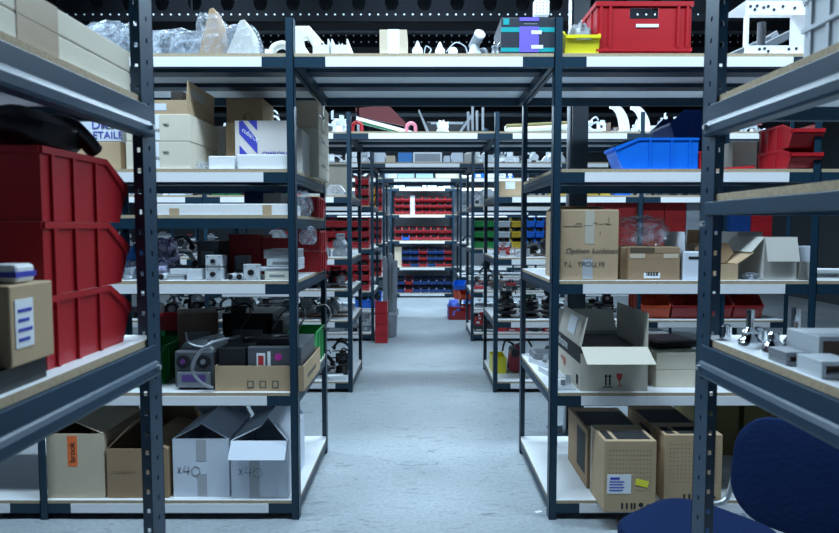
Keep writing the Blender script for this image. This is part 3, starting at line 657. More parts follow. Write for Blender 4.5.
G().cyl((-.005, .03, .07), (.02, -.035, .11), .026, n=18).build('barrel', mgrey, t, smooth=True); G().cyl((.02, -.035, .11), (.023, -.043, .115), .028, n=20).build('lens', whitep, t, smooth=True)
G().tube(curve([(.02, 0, .04), (.05, 0, .045), (.062, -.005, .01)]), .012, 8).build('arm', mgrey, t, smooth=True)
for i, px in enumerate((493.5, 498)):
    t = thing('small_fitting', ['tiny dark fitting left of the purple and teal box', 'second tiny dark fitting touching the purple and teal box'][i], 'fitting', (Xp(px, 3.12, Z5), 3.12, Z5))
    G().lathe([(.012, 0), (.012, .02), (.008, .025), (.008, .04), (.011, .045), (.004, .055)], 10).build('body', mgrey, t, smooth=True); G().cyl((0, 0, .055), (.01, 0, .07), .003).build('pin', chrome, t)
t, D = pc('dark box with purple panel and teal bands at the right of the bridge', 501, 555, 17.5, Z5, 3.07, .3, cbody, cat='box',
          tapes=[('f', 0, 1, .06, .17, teal, 'teal_band'), ('f', 0, 1, .6, .73, teal, 'teal_band'), ('f', .04, .15, .8, .97, teal, 'logo_patch')])
for q in (('f', .34, .7, .05, .75, purple, 'purple_panel'), ('f', .34, .7, .9, 1, purple, 'purple_panel'), ('f', .56, .78, .14, .24, paper, 'sticker'), ('f', .56, .75, .54, .64, paper, 'sticker')):
    o = decal(t, D, *q); o.location.y = -.0012 if q[6] == 'purple_panel' else -.0024
ftext(t, D, 'f', .42, .8, .014, '~~~~~~~~', paper)
# ---- right bay, top shelf
o = pbin('small yellow bin with a white label on the right top shelf', Xp(581, 3.1, Z5), 3.17, Z5, .165, .2, .125, yellow, nose=.62)
o2 = G().box(-.035, -.002, 0, .04, 0, .02).build('label_card', paper, loc=(0, -.105, .068)); o2.parent = o
bag('grey crumpled bag inside the small yellow bin', Xp(583, 3.1, Z5), 3.18, Z5+.006, .11, .13, .16, mat('grey_film', (.25, .26, .28), .3), 51)
cw = Xp(690, 3.1, 2.4)-Xp(596, 3.1, 2.4); cxm = (Xp(690, 3.1, 2.4)+Xp(596, 3.1, 2.4))/2; ch = Zp(1, 3.08)-Z5
t = thing('stacking_crate', 'big red plastic crate with a hand slot and white strip on the right top shelf', 'crate', (cxm, 3.3, Z5)); crate_mesh(cw, .42, ch).build('crate_body', red, t)
G().box(-.04, -.214, ch*.52, .07, -.21, ch*.58).build('label_card', paper, t)
bag('dark grey cables heaped in the big red crate', cxm, 3.3, Z5+.01, .35, .3, ch*.8, dgrey, 52)
t = thing('corrugated_hose', 'black corrugated hose leaning behind the small yellow bin', 'hose', (Xp(570, 3.5, Z5), 3.62, Z5))
g = G(); n = 26
for i in range(n):
    a = i/n; g.cyl((a*.28, 0, .025+a*.26), ((a+.6/n)*.28, 0, .025+(a+.6/n)*.26), .032, n=12)
g.cyl((0, 0, .025), (.28, 0, .285), .024, n=12); g.build('hose', black, t, smooth=True)
for i, (x0_, zz, L) in enumerate(((Xp(690, 3.6, Z5), .02, .5), (Xp(698, 3.72, Z5), .02, .55), (Xp(716, 3.5, Z5), .02, .5))):
    t = thing('steel_profile', ['long dark steel profile leaning up behind the slotted post, lowest', 'long dark steel profile leaning up behind the slotted post, rearmost', 'long dark steel profile leaning up near the white frame'][i], 'profile', (x0_, [3.6, 3.74, 3.47][i], Z5))
    o = G().box(0, -.02, 0, L, -.016, .045).box(0, -.02, 0, L, .02, .004).build('profile', [dgrey, mgrey, dgrey][i], t); o.rotation_euler.y = -R([24, 30, 26][i])
    o = G().box(0, -.021, .04, L, -.016, .047).build('edge', alu, t); o.rotation_euler.y = -R([24, 30, 26][i])
x0, x1 = Xp(744.5, 3.08, Z5), Xp(818, 3.08, Z5); w = x1-x0; h = Zp(1, 3.08)-Z5
t = thing('sheet_metal_stand', 'white punched sheet metal frame standing on the right end of the top shelf', 'frame', ((x0+x1)/2, 3.1, Z5)); g = G()
g.box(-w/2, -.02, 0, w/2, .22, .003); g.box(-w/2, -.02, .003, w/2, -.017, h*.17); g.box(-w/2, -.02, h*.74, w/2, -.017, h); g.box(-w/2, -.02, h*.17, -w/2+.018, .0, h*.74); g.box(w/2-.018, -.02, h*.17, w/2, .0, h*.74)
g.box(-w/2, -.02, h, w/2, .22, h+.003); g.box(w/2-.003, -.017, .003, w/2, .22, h); g.build('sheet', whitep, t)
g = G()
for u, v in ((.06, .9), (.12, .84), (.15, .91), (.24, .88), (.3, .9), (.38, .84), (.5, .9), (.66, .87), (.8, .92), (.2, .1), (.27, .11), (.32, .06), (.6, .1), (.7, .11)): g.cyl((-w/2+u*w, -.0225, v*h), (-w/2+u*w, -.02, v*h), .007, n=10)
g.build('punched_holes', ink, t); g = G().cyl((-w*.1, .1, .003), (-w*.1, .1, h*.75), .02); g.build('inner_post', dgrey, t)
# ---- right bay, bin shelf (1.765)
def bigbin(label, x0, x1, Y, z, d, h, m, rz=0): return pbin(label, (x0+x1)/2, Y+d/2, z, x1-x0, d, h, m, rz)
# big blue bin turned sideways: nose to the left
bx0, bx1 = Xp(616, 3.1, 1.85), Xp(699, 3.1, 1.85); Lb = bx1-bx0; hb = Zp(137.5, 3.1)-Z4
o = pbin('large bright blue bin lying along the shelf, nose to the left', (bx0+bx1)/2, 3.1+.09, Z4, .16, Lb, hb, blue, rz=-pi/2, nose=.64)
bag('lumpy dark parts filling the large bright blue bin', (bx0+bx1)/2+.05, 3.19, Z4+.01, Lb*.6, .12, hb*.7, iron, 55)
nx0, nx1 = Xp(668, 3.55, 1.95), Xp(712, 3.55, 1.95)
pbin('navy bin at the back of the right bin shelf, lower of the navy pair', (nx0+nx1)/2+.02, 3.66, Z4, .3, nx1-nx0, .2, navy, rz=-pi/2)
pbin('navy bin at the back of the right bin shelf, upper of the navy pair', (nx0+nx1)/2, 3.66, Z4+.201, .3, nx1-nx0, .17, navy, rz=-pi/2)
rx0, rx1 = Xp(785, 3.1, 1.85), Xp(785, 3.1, 1.85)+.155
pbin('red bin with shiny front lip, lower of two stacked on the right bin shelf', (rx0+rx1)/2, 3.2, Z4, rx1-rx0, .3, .105, red, nose=.62); 
pbin('red bin with shiny front lip, upper of two stacked on the right bin shelf', (rx0+rx1)/2+.004, 3.2, Z4+.106, rx1-rx0, .3, .12, red, nose=.62)
t = thing('bin_lid', 'flat red lid lying to the left of the stacked red bins', 'lid', (Xp(732, 3.2, Z4), 3.25, Z4)); o = G().box(-.09, -.1, 0, .09, .1, .012).box(-.09, -.1, .012, -.084, .1, .025).build('lid', red, t); o.rotation_euler.y = R(-4); o.location.z = .007
carton('cream carton seen between slotted post and the red bins on the bin shelf', Xp(733, 3.62, 1.9), Xp(757, 3.62, 1.9), 3.62, Z4, .21, .25, beige)
pbin('small red bin peeping out right of the large blue bin', Xp(705, 3.12, 1.8)-.006, 3.2, Z4, .055, .2, .09, red, rz=pi, ribs=False)
# ---- right bay, middle shelf
t, D = pc('tall kraft carton with handwriting at the aisle end of the middle right shelf', 560.5, 618.5, 210, Z3, 3.085, .37, kraft, flaps=[('f', .12, -86), ('b', .12, -78)],
          tapes=[('f', .42, .58, .52, .995, ctape), ('f', .38, .56, .02, .3, gtape), ('f', .39, .55, .3, .36, tape), ('l', .75, .8, .05, .25, gcard)])
w, d, h = D
ftext(t, D, 'f', .08, .39, .036, 'Optinen kuidotem', pen, 'handwriting', .3); ftext(t, D, 'f', .05, .2, .033, 'T.L   TROLLYS', pen, 'handwriting', .15)
strokes(t, D, [[(.05, .77), (.24, .77)], [(.24, .77), (.27, .81), (.36, .81), (.36, .77), (.24, .77)], [(.4, .78), (.55, .78), (.55, .82), (.62, .82), (.62, .78)], [(.66, .8), (.72, .8)], [(.74, .81), (.86, .8)], [(.8, .78), (.83, .9)], [(.68, .7), (.68, .65)]], m=pen, name='pen_sketch', r=.001)
t, D = pc('lower kraft carton with interlocked flaps and small barcode label', 628.5, 680, 247, Z3, 3.1, .3, kraft3, openb=False, tapes=[('f', .3, .62, .06, .22, paper, 'barcode_label')])
g = G()
for k in range(9): g.box(-.06+k*.007, -D[1]/2-.002, .022, -.06+k*.007+.003*(1+k % 2), -D[1]/2-.0012, .04)
g.build('barcode', ink, t, loc=(.02, 0, 0))
decal(t, D, 'f', .02, .32, .66, .8, kraft2, 'tuck_tab'); decal(t, D, 'f', .68, .96, .66, .8, kraft2, 'tuck_tab'); decal(t, D, 'f', .03, .5, .82, .99, dcard, 'front_slot'); decal(t, D, 'f', .52, .96, .82, .99, kraft3, 'front_slot')
carton('narrow dark kraft carton squeezed beside the tall handwritten carton', Xp(620.5, 3.13, 1.3), Xp(627, 3.13, 1.3), 3.13, Z3, .165, .28, kraft3)
bag('crumpled bubble wrap bag lying on the barcode carton', Xp(643, 3.2, 1.4), 3.25, Z3+Zp(247, 3.1)-Z3+.002, .25, .22, .15, clear, 61, amp=.09)
t, D = pc('white carton standing up with a raised flap beside the barcode carton', 684, 706, 252, Z3, 3.09, .26, wcard, flaps=[('l', .1, 2), ('b', .08, -10)], tapes=[('f', .2, .95, .74, .84, ink, 'black_band'), ('l', .1, .9, .4, .5, gcard)])
t, D = pc('open kraft carton with a rounded flap right of the slotted post', 710, 738, 264, Z3, 3.09, .3, kraft, openb=True, flaps=[('b', .17, -5), ('r', .1, 55), ('l', .1, 10)])
o = G().prism([(-.1, 0), (.06, 0), (.1, .05), (.07, .1), (-.04, .11), (-.1, .08)], 'y', 0, .004).build('rounded_flap', kraft, t, loc=(.0, -.04, D[2]+.0))
t, D = pc('big beige carton with a drooping front flap near the right frame edge', 764, 797, 237, Z3, 3.09, .32, gcard, openb=True, flaps=[('f', .125, 165), ('l', .1, 140)])
t, D = carton('grey beige carton behind the drooping-flap one, on the middle right shelf', Xp(737, 3.48, 1.3), Xp(762, 3.48, 1.3), 3.48, Z3, .24, .3, gcard)
bag('white plastic bag lying flat between two cartons on the middle right shelf', Xp(753, 3.12, 1.25), 3.14, Z3, .07, .09, .035, bubble, 63)
t, D = pc('small grey carton at the right end of the middle right shelf', 799, 812, 262, Z3, 3.12, .2, gcard)
pc('small white carton on top of the small grey one at the shelf end', 800, 811, 246, Z3+D[2]+.001, 3.14, .12, wcard)
# ---- right bay, second shelf: printed monitor carton
p = mat('pale_beige_card', (.56, .52, .44), .8, 0, .06, 9)
Y0 = 3.09; x0, x1 = Xp(584, Y0, .75), Xp(651.5, Y0, .75); h = Zp(344, Y0)-Z2
t, D = carton('big beige carton with a black printed band and white flap standing open', x0-.02, x1-.02, 3.085, Z2, .225, .5, p, openb=True,
              flaps=[('f', .135, 118), ('l', .15, -12), ('r', .17, 0), ('b', .15, 40)], tapes=[('l', 0, 1, .62, 1, blackc, 'black_band'), ('f', 0, 1, .86, 1, blackc, 'black_band')])
w, d, h = D
ftext(t, D, 'l', .98, .72, .075, 'thrame', paper).rotation_euler = (pi/2, 0, -pi/2)
o = ftext(t, D, 'l', .85, .36, .035, 'FRAGILE', redink); o = ftext(t, D, 'l', .75, .26, .03, 'TOP', redink)
g = G()
for k in (0, 1): g.box(-.045+k*.02, -d/2-.0015, .03, -.037+k*.02, -d/2, .075); g.prism([(-.051+k*.02, .075), (-.031+k*.02, .075), (-.041+k*.02, .088)], 'y', -d/2-.0015, -d/2)
g.box(-.055, -d/2-.0015, .02, -.008, -d/2, .025); g.build('arrow_symbol', ink, t)
g = G(); g.prism([(.012, .09), (.042, .09), (.038, .065), (.03, .055), (.024, .055), (.016, .065)], 'y', -d/2-.0015, -d/2); g.box(.025, -d/2-.0015, .03, .029, -d/2, .056); g.box(.016, -d/2-.0015, .026, .038, -d/2, .03); g.build('glass_symbol', redink, t)
decal(t, D, 'l', .08, .16, .1, .32, ink, 'barcode')
lf = [k for k in kids(t) if k.name.startswith('flap')][1]; o = G().box(-.006, -.09, .035, -.0035, .06, .13).build('address_label', paper); o.parent = lf
rbox('black foam insert filling the top of the open printed carton', (x0+x1)/2-.02, 3.335, Z2+.15, w-.03, d-.03, .06, black, 'foam_insert', 'packaging', bev=.01)
for i in (0, 1):
    carton(['flat kraft box, lower of two stacked right of the printed carton', 'flat kraft box, upper of two stacked right of the printed carton'][i], Xp(656, 3.16, .7), Xp(702, 3.16, .7), 3.16, Z2+i*.092, .09, .35, beige)
t = rbox('black laptop-like slab resting on the two flat kraft boxes', Xp(672, 3.3, .9), 3.38, Z2+.185, .26, .24, .035, black, 'flat_device', 'electronics', rz=R(12), extra=lambda t, w, d, h: G().box(-w*.4, -d*.4, h, w*.4, d*.4, h+.003).build('panel', dgrey, t))
for i in range(3):
    x = Xp(536+i*4, 3.2+.22*(2-i)+.1, .68)+.03; t = thing('sheet_bracket', ['pale sheet bracket lying at the aisle end of the shelf, nearest', 'pale sheet bracket lying at the aisle end, middle one', 'pale sheet bracket lying at the aisle end, rear one'][i], 'metal part', (.74, 3.2+i*.25, Z2), R(12*i))
    G().box(-.05, -.09, 0, .05, .09, .004).box(-.05, -.09, .004, -.046, .09, .03).box(.02, .03, .004, .05, .035, .05).build('plate', lgrey, t); G().cyl((0, 0, .004), (0, 0, .03), .012).build('boss', mgrey, t)
rbox('grey closed laptop-like slab at the back of the aisle end shelf', .82, 3.91, Z2, .24, .16, .04, mgrey, 'flat_device', 'electronics', extra=lambda t, w, d, h: G().box(-w*.4, -d*.4, h, w*.4, d*.4, h+.002).build('panel', dgrey, t))
# ---- right bay, bottom shelf: ventilated cartons (long, pointing to the viewer)
def ventbox(label, p0, p1, pt, Y, d, lbl=False):
    zf = Z1; x0, x1 = Xp(p0, Y, .25), Xp(p1, Y, .25); h = Zp(pt, Y)-Z1
    t, D = carton(label, x0, x1, Y, Z1, h, d, kraft, name='ventilated_carton', tapes=[('t', .06, .2, .1, .62, blackc, 'black_print'), ('t', .28, .92, .1, .62, blackc, 'black_print')])
    w, d, h = D; g = G()
    for i in range(13):
        for j in range(13):
            if lbl and j < 6 and i < 8: continue
            if j < 3: continue
            xx = -w/2+w*(.1+.066*i); zz = h*(.12+.062*j); g.box(xx-.0018, -d/2-.001, zz-.0018, xx+.0018, -d/2, zz+.0018)
    g.build('vent_holes', ink, t)['kind'] = 'stuff'
    g = G()
    for u in (.34, .43, .52, .58): g.box(-w/2+u*w, -d/2-.0015, .015, -w/2+(u+.035)*w, -d/2, .045)
    g.cyl((w*.22, -d/2-.0015, .035), (w*.22, -d/2, .035), .012); g.prism([(w*.3, .025), (w*.42, .025), (w*.36, .042)], 'y', -d/2-.0015, -d/2); g.build('handling_symbols', ink, t)
    for yy in (d/2-.03,): G().box(-w/2-.0015, yy-.006, 0, w/2+.0015, yy+.006, h+.0015).build('strap', ctape, t)
    if lbl:
        decal(t, D, 'f', .06, .52, .26, .53, paper, 'address_label'); decal(t, D, 'f', .12, .3, .46, .49, blueink, 'label_print').location.y = -.001
        for k in range(4): decal(t, D, 'f', .1, .36+.03*(k % 2), .3+.04*k, .315+.04*k, blueink, 'label_print').location.y = -.001
        o = decal(t, D, 'f', .0, .25, .0, .09, yel, 'yellow_sticker'); o.location = (w*.58, -.0002, h*.3); o.rotation_euler.y = R(14)
    return t, D
ventbox('vent-holed carton with white label and yellow sticker, sticking out of the bottom shelf', 604, 656, 441, 2.93, .25, True)
ventbox('second vent-holed carton on the bottom shelf, right of the labelled one', 664, 722, 435, 3.03, .2)
def ptop(label, p0, p1, pt, Y, d, m=kraft):
    x0, x1 = Xp(p0, Y, .25), Xp(p1, Y, .25); t, D = carton(label, x0, x1, Y, Z1, Zp(pt, Y)-Z1, d, m, tapes=[('t', .05, .95, .2, .8, blackc, 'black_print'), ('l', .1, .5, .2, .9, blackc, 'black_print')]); return t
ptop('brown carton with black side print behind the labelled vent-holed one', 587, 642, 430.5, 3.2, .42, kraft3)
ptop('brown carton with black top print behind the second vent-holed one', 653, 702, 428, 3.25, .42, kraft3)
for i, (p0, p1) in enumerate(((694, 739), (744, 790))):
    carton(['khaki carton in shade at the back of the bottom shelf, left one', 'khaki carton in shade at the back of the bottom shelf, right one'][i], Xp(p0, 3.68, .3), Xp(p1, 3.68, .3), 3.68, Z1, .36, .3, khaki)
# crumbs on the floor
for i, (px, py) in enumerate(((538.5, 512), (551, 513), (562, 514))):
    Y = HC/tan(atan((py-CY)/F)+TH); tag(G().box(-.018, -.01, 0, .018, .01, .002).build('paper_scrap', paper, loc=(Xp(px, Y, 0), Y if i == 0 else Y+.06, 0), rz=.4), ['white scrap of paper on the floor by the right corner post', 'tiny pale scrap just behind the right corner post', 'tiny pale scrap under the edge of the right bottom shelf'][i], 'scrap')

# ================================================================ things on the two near racks
N2, N1 = 1.769, 1.223
for i in range(2):
    t, D = carton(['long flat beige carton on the left near rack, lower of two', 'long flat beige carton on the left near rack, upper of two'][i], -1.0, -.637, .25, N2+i*.046, .045, 1.13, beige, name='flat_carton',
                  tapes=[('r', .66, .76, 0, 1, tape)])
bx = -.66-.005-.14
for i, l in enumerate(('bottom', 'middle', 'top')):
    pbin(f'big ribbed red bin in the near left stack, {l} one', bx, 1.245, N1+i*.1325, .28, .31, .1315, red, rz=pi, nose=.52)
t = thing('vacuum_head', 'black glossy plastic housing lying in the topmost near red bin', 'machine part', (-.80, 1.22, N1+.3975))
g = blob(.2, .26, .085, 71, .03); g.build('shell', black, t, smooth=True); G().tube(curve([(.02, .02, .06), (.08, .06, .065), (.1, .12, .02)]), .018, 10).build('nozzle', black, t, smooth=True)
G().prism([(-.1, .02), (-.02, .02), (.0, .07), (-.08, .09)], 'y', -.1, -.02).build('cover', iron, t, bevel=.006)
t = thing('tray_unit', 'dark flat tray of parts in front of the big red bins', 'tray', (-.78, .935, N1)); G().box(-.14, -.11, 0, .14, .11, .004).box(-.14, -.11, .004, -.136, .11, .035).box(.136, -.11, .004, .14, .11, .035).box(-.136, -.11, .004, .136, -.106, .035).box(-.136, .106, .004, .136, .11, .035).build('tray', iron, t)
t, D = carton('small brown carton with blue and white label, standing in front of the near red bins', -.83, -.632, .945, N1+.036, .128, .112, kraft, tapes=[('r', .1, .5, .22, .82, paper, 'white_label'), ('f', .3, .8, .2, .8, paper, 'white_label')], rz=0)
for k in range(4): decal(t, D, 'r', .16, .4+.06*(k % 2), .3+.12*k, .34+.12*k, blueink, 'label_print').location.x = .001
# left edge little blue and white pack
rbox('tiny blue and white pack on top of the small brown carton', -.665, 1.0, N1+.1655, .05, .05, .03, whitep, 'small_packet', 'box', extra=lambda t, w, d, h: G().box(-w/2-.001, -d/2-.001, h*.3, w/2+.001, d/2+.001, h*.6).build('blue_stripe', blueink, t))
# right near rack
for i, (z, l) in enumerate(((N2, 'lower'), (N2+.051, 'upper'))):
    g = G(); w, d, h = .36, .42, .05; tt = .004
    g.box(-w/2, -d/2, 0, w/2, d/2, tt)
    for s in (-1, 1):
        a, b_ = sorted((s*w/2, s*(w/2-tt))); g.box(a, -d/2, tt, b_, d/2, h); a, b_ = sorted((s*d/2, s*(d/2-tt))); g.box(-w/2+tt, a, tt, w/2-tt, b_, h)
        for k in range(9):
            yy = -d/2+.02+k*(d-.04)/8; a, b_ = sorted((s*w/2, s*(w/2+.004))); g.box(a, yy-.004, 0, b_, yy+.004, h-.008)
        a, b_ = sorted((s*w/2, s*(w/2+.006))); g.box(a, -d/2, h-.007, b_, d/2, h)
        for k in range(7):
            xx = -w/2+.02+k*(w-.04)/6; a, b_ = sorted((s*d/2, s*(d/2+.004))); g.box(xx-.004, a, 0, xx+.004, b_, h-.008)
    tag(g.build('ribbed_tray', lgrey, loc=(.665+.18, .89, z)), f'light grey ribbed plastic tray on the right near rack, {l} one', 'tray')
def fitting(label, x, y, prof, m=chrome, group=None, post=None):
    t = thing('steel_fitting', label, 'fitting', (x, y, N1), 0, group); G().lathe(prof, 24).build('body', m, t, smooth=True)
    if post: G().cyl((0, 0, post[0]), (0, 0, post[1]), post[2], n=20).build('stem', m, t, smooth=True)
    return t
fitting('tall chrome fitting with an upright stem, near the slotted right post', .70, 1.31, [(.024, 0), (.024, .012), (.016, .02), (.014, .03), (.017, .034), (.009, .042)], post=(.042, .08, .008))
fitting('round domed chrome fitting in front of the tall stemmed one', .702, 1.225, [(.02, 0), (.022, .01), (.018, .022), (.011, .03), (.011, .042), (.007, .046)])
fitting('short chrome ring nut beside the slotted right post', .692, 1.40, [(.013, 0), (.013, .03), (.009, .034)])
fitting('second chrome fitting with stem, further from the shelf edge', .79, 1.30, [(.022, 0), (.022, .014), (.015, .024), (.015, .03), (.009, .036)], post=(.036, .085, .009))
fitting('small chrome elbow body behind the tall stemmed fitting', .745, 1.36, [(.016, 0), (.016, .028), (.01, .034)])
def hollow(label, x, y, w, d, h, z=N1, m=mgrey):
    t = thing('steel_block', label, 'metal part', (x, y, z)); g = G(); tt = .008
    g.box(-w/2, -d/2, 0, w/2, d/2, tt); g.box(-w/2, -d/2, h-tt, w/2, d/2, h); g.box(-w/2, -d/2, tt, -w/2+tt, d/2, h-tt); g.box(w/2-tt, -d/2, tt, w/2, d/2, h-tt); g.build('casing', m, t, bevel=.001)
    G().box(-w/2+tt, -d/2+.02, tt, w/2-tt, d/2-.01, h-tt).build('core', rust, t); return t
hollow('big grey open-ended steel block on the right near shelf', .80, 1.17, .15, .1, .055, N1+.0, lgrey)
hollow('small grey steel block at the shelf edge, before the big one', .692, 1.155, .045, .06, .025, N1, mgrey)
hollow('grey steel block lying nearest on the right near shelf', .70, 1.06, .06, .07, .03, N1, lgrey)
t = thing('spray_bottle', 'tall white plastic tube with dark cap at the right frame edge', 'bottle', (.70, 1.0-.02, N1)); G().lathe([(.012, .02), (.012, .13), (.006, .14)], 16).build('tube', whitep, t, smooth=True); G().lathe([(.014, 0), (.014, .022)], 16).build('cap', iron, t, smooth=True)

# ================================================================ office chair with navy upholstery
t = thing('office_chair', 'navy upholstered chair with a metal back bracket, in the cross aisle at the right', 'chair', (1.07, 2.04, 0), R(0))
ang = R(37)
def pad(w, d, th, r=.14, n=6, puff=.015):
    """rounded cushion outline with a puffed profile"""
    out = []
    for cx_, cy_, a0 in ((w/2-r, d/2-r, 0), (-w/2+r, d/2-r, 90), (-w/2+r, -d/2+r, 180), (w/2-r, -d/2+r, 270)):
        for k in range(n+1): a = R(a0+90*k/n); out.append((cx_+r*cos(a), cy_+r*sin(a)))
    g = G(); vs = []; N = len(out); lay = [(.8, 0), (.96, .12), (1, .35), (1, .65), (.96, .88), (.85, 1), (.5, 1.12), (.15, 1.16)]
    for s_, z_ in lay: vs += [(x*s_, y*s_, z_*th) for x, y in out]
    fs = [(j*N+i, j*N+(i+1) % N, (j+1)*N+(i+1) % N, (j+1)*N+i) for j in range(len(lay)-1) for i in range(N)]; fs += [tuple(range(N))[::-1], tuple(range((len(lay)-1)*N, len(lay)*N))]
    return g.add(vs, fs)
rot = Matrix.Rotation(ang, 4, 'Z')
st = pad(.47, .45, .06).build('seat', fabric, t, smooth=True); st.location = (-.13, .0, .40); st.rotation_euler.z = ang
bk = pad(.43, .40, .05, .15).build('backrest', fabric, t, smooth=True)
# backrest: stand it up, leaning back; normal towards (-cos,-sin) of the facing direction
fd = Vector((-cos(ang), -sin(ang), 0)); up = Vector((-fd.x*.2, -fd.y*.2, 1)).normalized(); sd = up.cross(fd).normalized(); nn = sd.cross(up).normalized()
bk.rotation_euler = Matrix((sd, up, nn)).transposed().to_euler(); bk.location = Vector((-.0, 0, 0))-fd*.30+Vector((.06, .0, .565))
e = sd*.228
for s_ in (-1, 1):
    p = [Vector((0, 0, .392))+fd*.05+e*s_, Vector((0, 0, .392))-fd*.22+e*s_, Vector((.06, 0, .41))-fd*.25+e*s_, Vector((.09, 0, .5))-fd*.25+e*s_, Vector((.125, 0, .66))-fd*.28+e*s_]
    G().tube(curve(p, 6), .011, 8).build('back_bracket', alu, t, smooth=True)
G().lathe([(.06, .385), (.06, .40)], 16).build('seat_plate', dgrey, t); G().cyl((0, 0, .12), (0, 0, .386), .025).build('gas_column', black, t, smooth=True)
for k in range(5):
    a = 2*pi*k/5+.3; g = G().tube([(0, 0, .12), (.14*cos(a), .14*sin(a), .1), (.27*cos(a), .27*sin(a), .07)], .018, 8); lg = g.build('base_arm', black, t, smooth=True)
    w_ = G().cyl((.27*cos(a)-.012*sin(a), .27*sin(a)+.012*cos(a), .03), (.27*cos(a)+.012*sin(a), .27*sin(a)-.012*cos(a), .03), .03, n=16).build('caster', black, t, smooth=True)
bag('clear plastic bag lying under the shelf edge beside the navy chair', Xp(760, 2.72, .05), 2.85, 0, .22, .16, .12, clear, 77)
# ================================================================ loose machine parts: one prototype of each, then copies
def T(name): return thing(name, 'x', 'x', (0, 0, 0))
def mk_motor(m):
    t = T('electric_motor'); g = G(); g.cyl((-.09, 0, .06), (.07, 0, .06), .055, n=18)
    for k in range(8): g.cyl((-.08+k*.018, 0, .06), (-.074+k*.018, 0, .06), .06, n=18)
    g.build('motor_body', m, t, smooth=True); G().cyl((.07, 0, .06), (.13, 0, .06), .012, n=10).build('shaft', chrome, t, smooth=True)
    G().box(-.04, -.025, .112, .03, .025, .14).build('terminal_box', m, t, bevel=.004); G().box(-.06, -.045, 0, .05, .045, .012).build('foot', m, t); return t
def mk_casting(m):
    t = T('cast_housing'); G().prism([(-.1, 0), (.1, 0), (.1, .05), (.05, .12), (-.06, .12), (-.1, .07)], 'y', -.06, .06).build('housing', m, t, bevel=.008)
    G().cyl((0, -.08, .06), (0, -.06, .06), .038, n=16).build('flange', alu, t, smooth=True); g = G()
    for k in range(6): a = k*pi/3; g.cyl((.028*cos(a), -.085, .06+.028*sin(a)), (.028*cos(a), -.08, .06+.028*sin(a)), .005, n=6)
    g.build('bolts', iron, t); return t
def mk_bracket(m):
    t = T('metal_bracket'); G().box(-.11, -.05, 0, .11, .05, .006).box(-.11, -.05, .006, -.104, .05, .13).box(.02, .03, .006, .1, .036, .08).build('plate', m, t)
    G().cyl((.03, -.01, .006), (.03, -.01, .05), .02, n=12).build('boss', alu, t, smooth=True); return t
def mk_tubes(m):
    t = T('pipe_section'); G().cyl((-.16, 0, .022), (.16, .02, .022), .022, n=14).build('tube', m, t, smooth=True); G().cyl((-.165, 0, .022), (-.13, .002, .022), .027, n=14).build('collar', iron, t, smooth=True); return t
def mk_coil(m):
    t = T('cable_coil'); g = G()
    for k in range(4): rr = .075-.008*(k % 2); g.tube([(rr*cos(a*pi/9), rr*sin(a*pi/9), .009+k*.015+.004*sin(a)) for a in range(18)], .009, 6, closed=True)
    g.build('cable', m, t, smooth=True); G().tube(curve([(.07, 0, .05), (.11, .02, .07), (.12, .06, .02)], 5), .008, 6).build('cable_end', m, t, smooth=True); return t
def mk_disc(m):
    t = T('metal_ring'); k = 24; vs = []
    pr = [(.05, 0), (.1, 0), (.1, .018), (.05, .018)]; g = G(); vs = [(r*cos(2*pi*i/k), r*sin(2*pi*i/k), z) for r, z in pr for i in range(k)]
    g.add(vs, [(j*k+i, j*k+(i+1) % k, ((j+1) % 4)*k+(i+1) % k, ((j+1) % 4)*k+i)[::1] for j in range(4) for i in range(k)]); g.build('ring', m, t, smooth=True)
    G().lathe([(.048, .004), (.048, .03), (.02, .034), (.02, .05), (.012, .05)], 16).build('hub', iron, t, smooth=True); return t
def mk_valve(m):
    t = T('pipe_valve'); G().cyl((-.07, 0, .035), (.07, 0, .035), .024, n=14).cyl((-.075, 0, .035), (-.06, 0, .035), .034, n=14).cyl((.06, 0, .035), (.075, 0, .035), .034, n=14).build('valve_body', m, t, smooth=True)
    G().cyl((0, 0, .05), (0, 0, .11), .009, n=8).build('stem', chrome, t); G().tube([(.035*cos(a*pi/8), .035*sin(a*pi/8), .11) for a in range(16)], .005, 6, closed=True).box(-.034, -.003, .108, .034, .003, .112).build('handwheel', redp2, t, smooth=True); return t
def mk_box(m):
    t = T('control_box'); G().box(-.075, -.055, 0, .075, .06, .11).build('housing', m, t, bevel=.004); G().box(-.068, -.062, .008, .068, -.055, .102).build('cover', m, t, bevel=.002)
    g = G().cyl((-.03, -.068, .07), (-.03, -.062, .07), .012, n=12).cyl((.02, -.068, .07), (.02, -.062, .07), .012, n=12); g.build('buttons', iron, t); G().box(-.05, -.064, .02, .05, -.062, .04).build('nameplate', alu, t); return t
def mk_plate(m):
    t = T('metal_plate'); G().prism([(-.14, -.07), (.12, -.07), (.14, -.02), (.1, .07), (-.12, .07)], 'z', 0, .012).build('plate', m, t, bevel=.002); G().box(-.05, -.03, .012, .04, .03, .032).build('pad', iron, t, bevel=.003); return t
def mk_profile(m):
    t = T('aluminium_profile'); G().prism([(-.02, 0), (.02, 0), (.02, .012), (.008, .012), (.008, .028), (.02, .028), (.02, .04), (-.02, .04), (-.02, .028), (-.008, .028), (-.008, .012), (-.02, .012)], 'x', -.17, .17).build('profile', m, t)
    G().box(-.03, -.026, 0, .03, -.02, .045).build('clamp', iron, t); return t
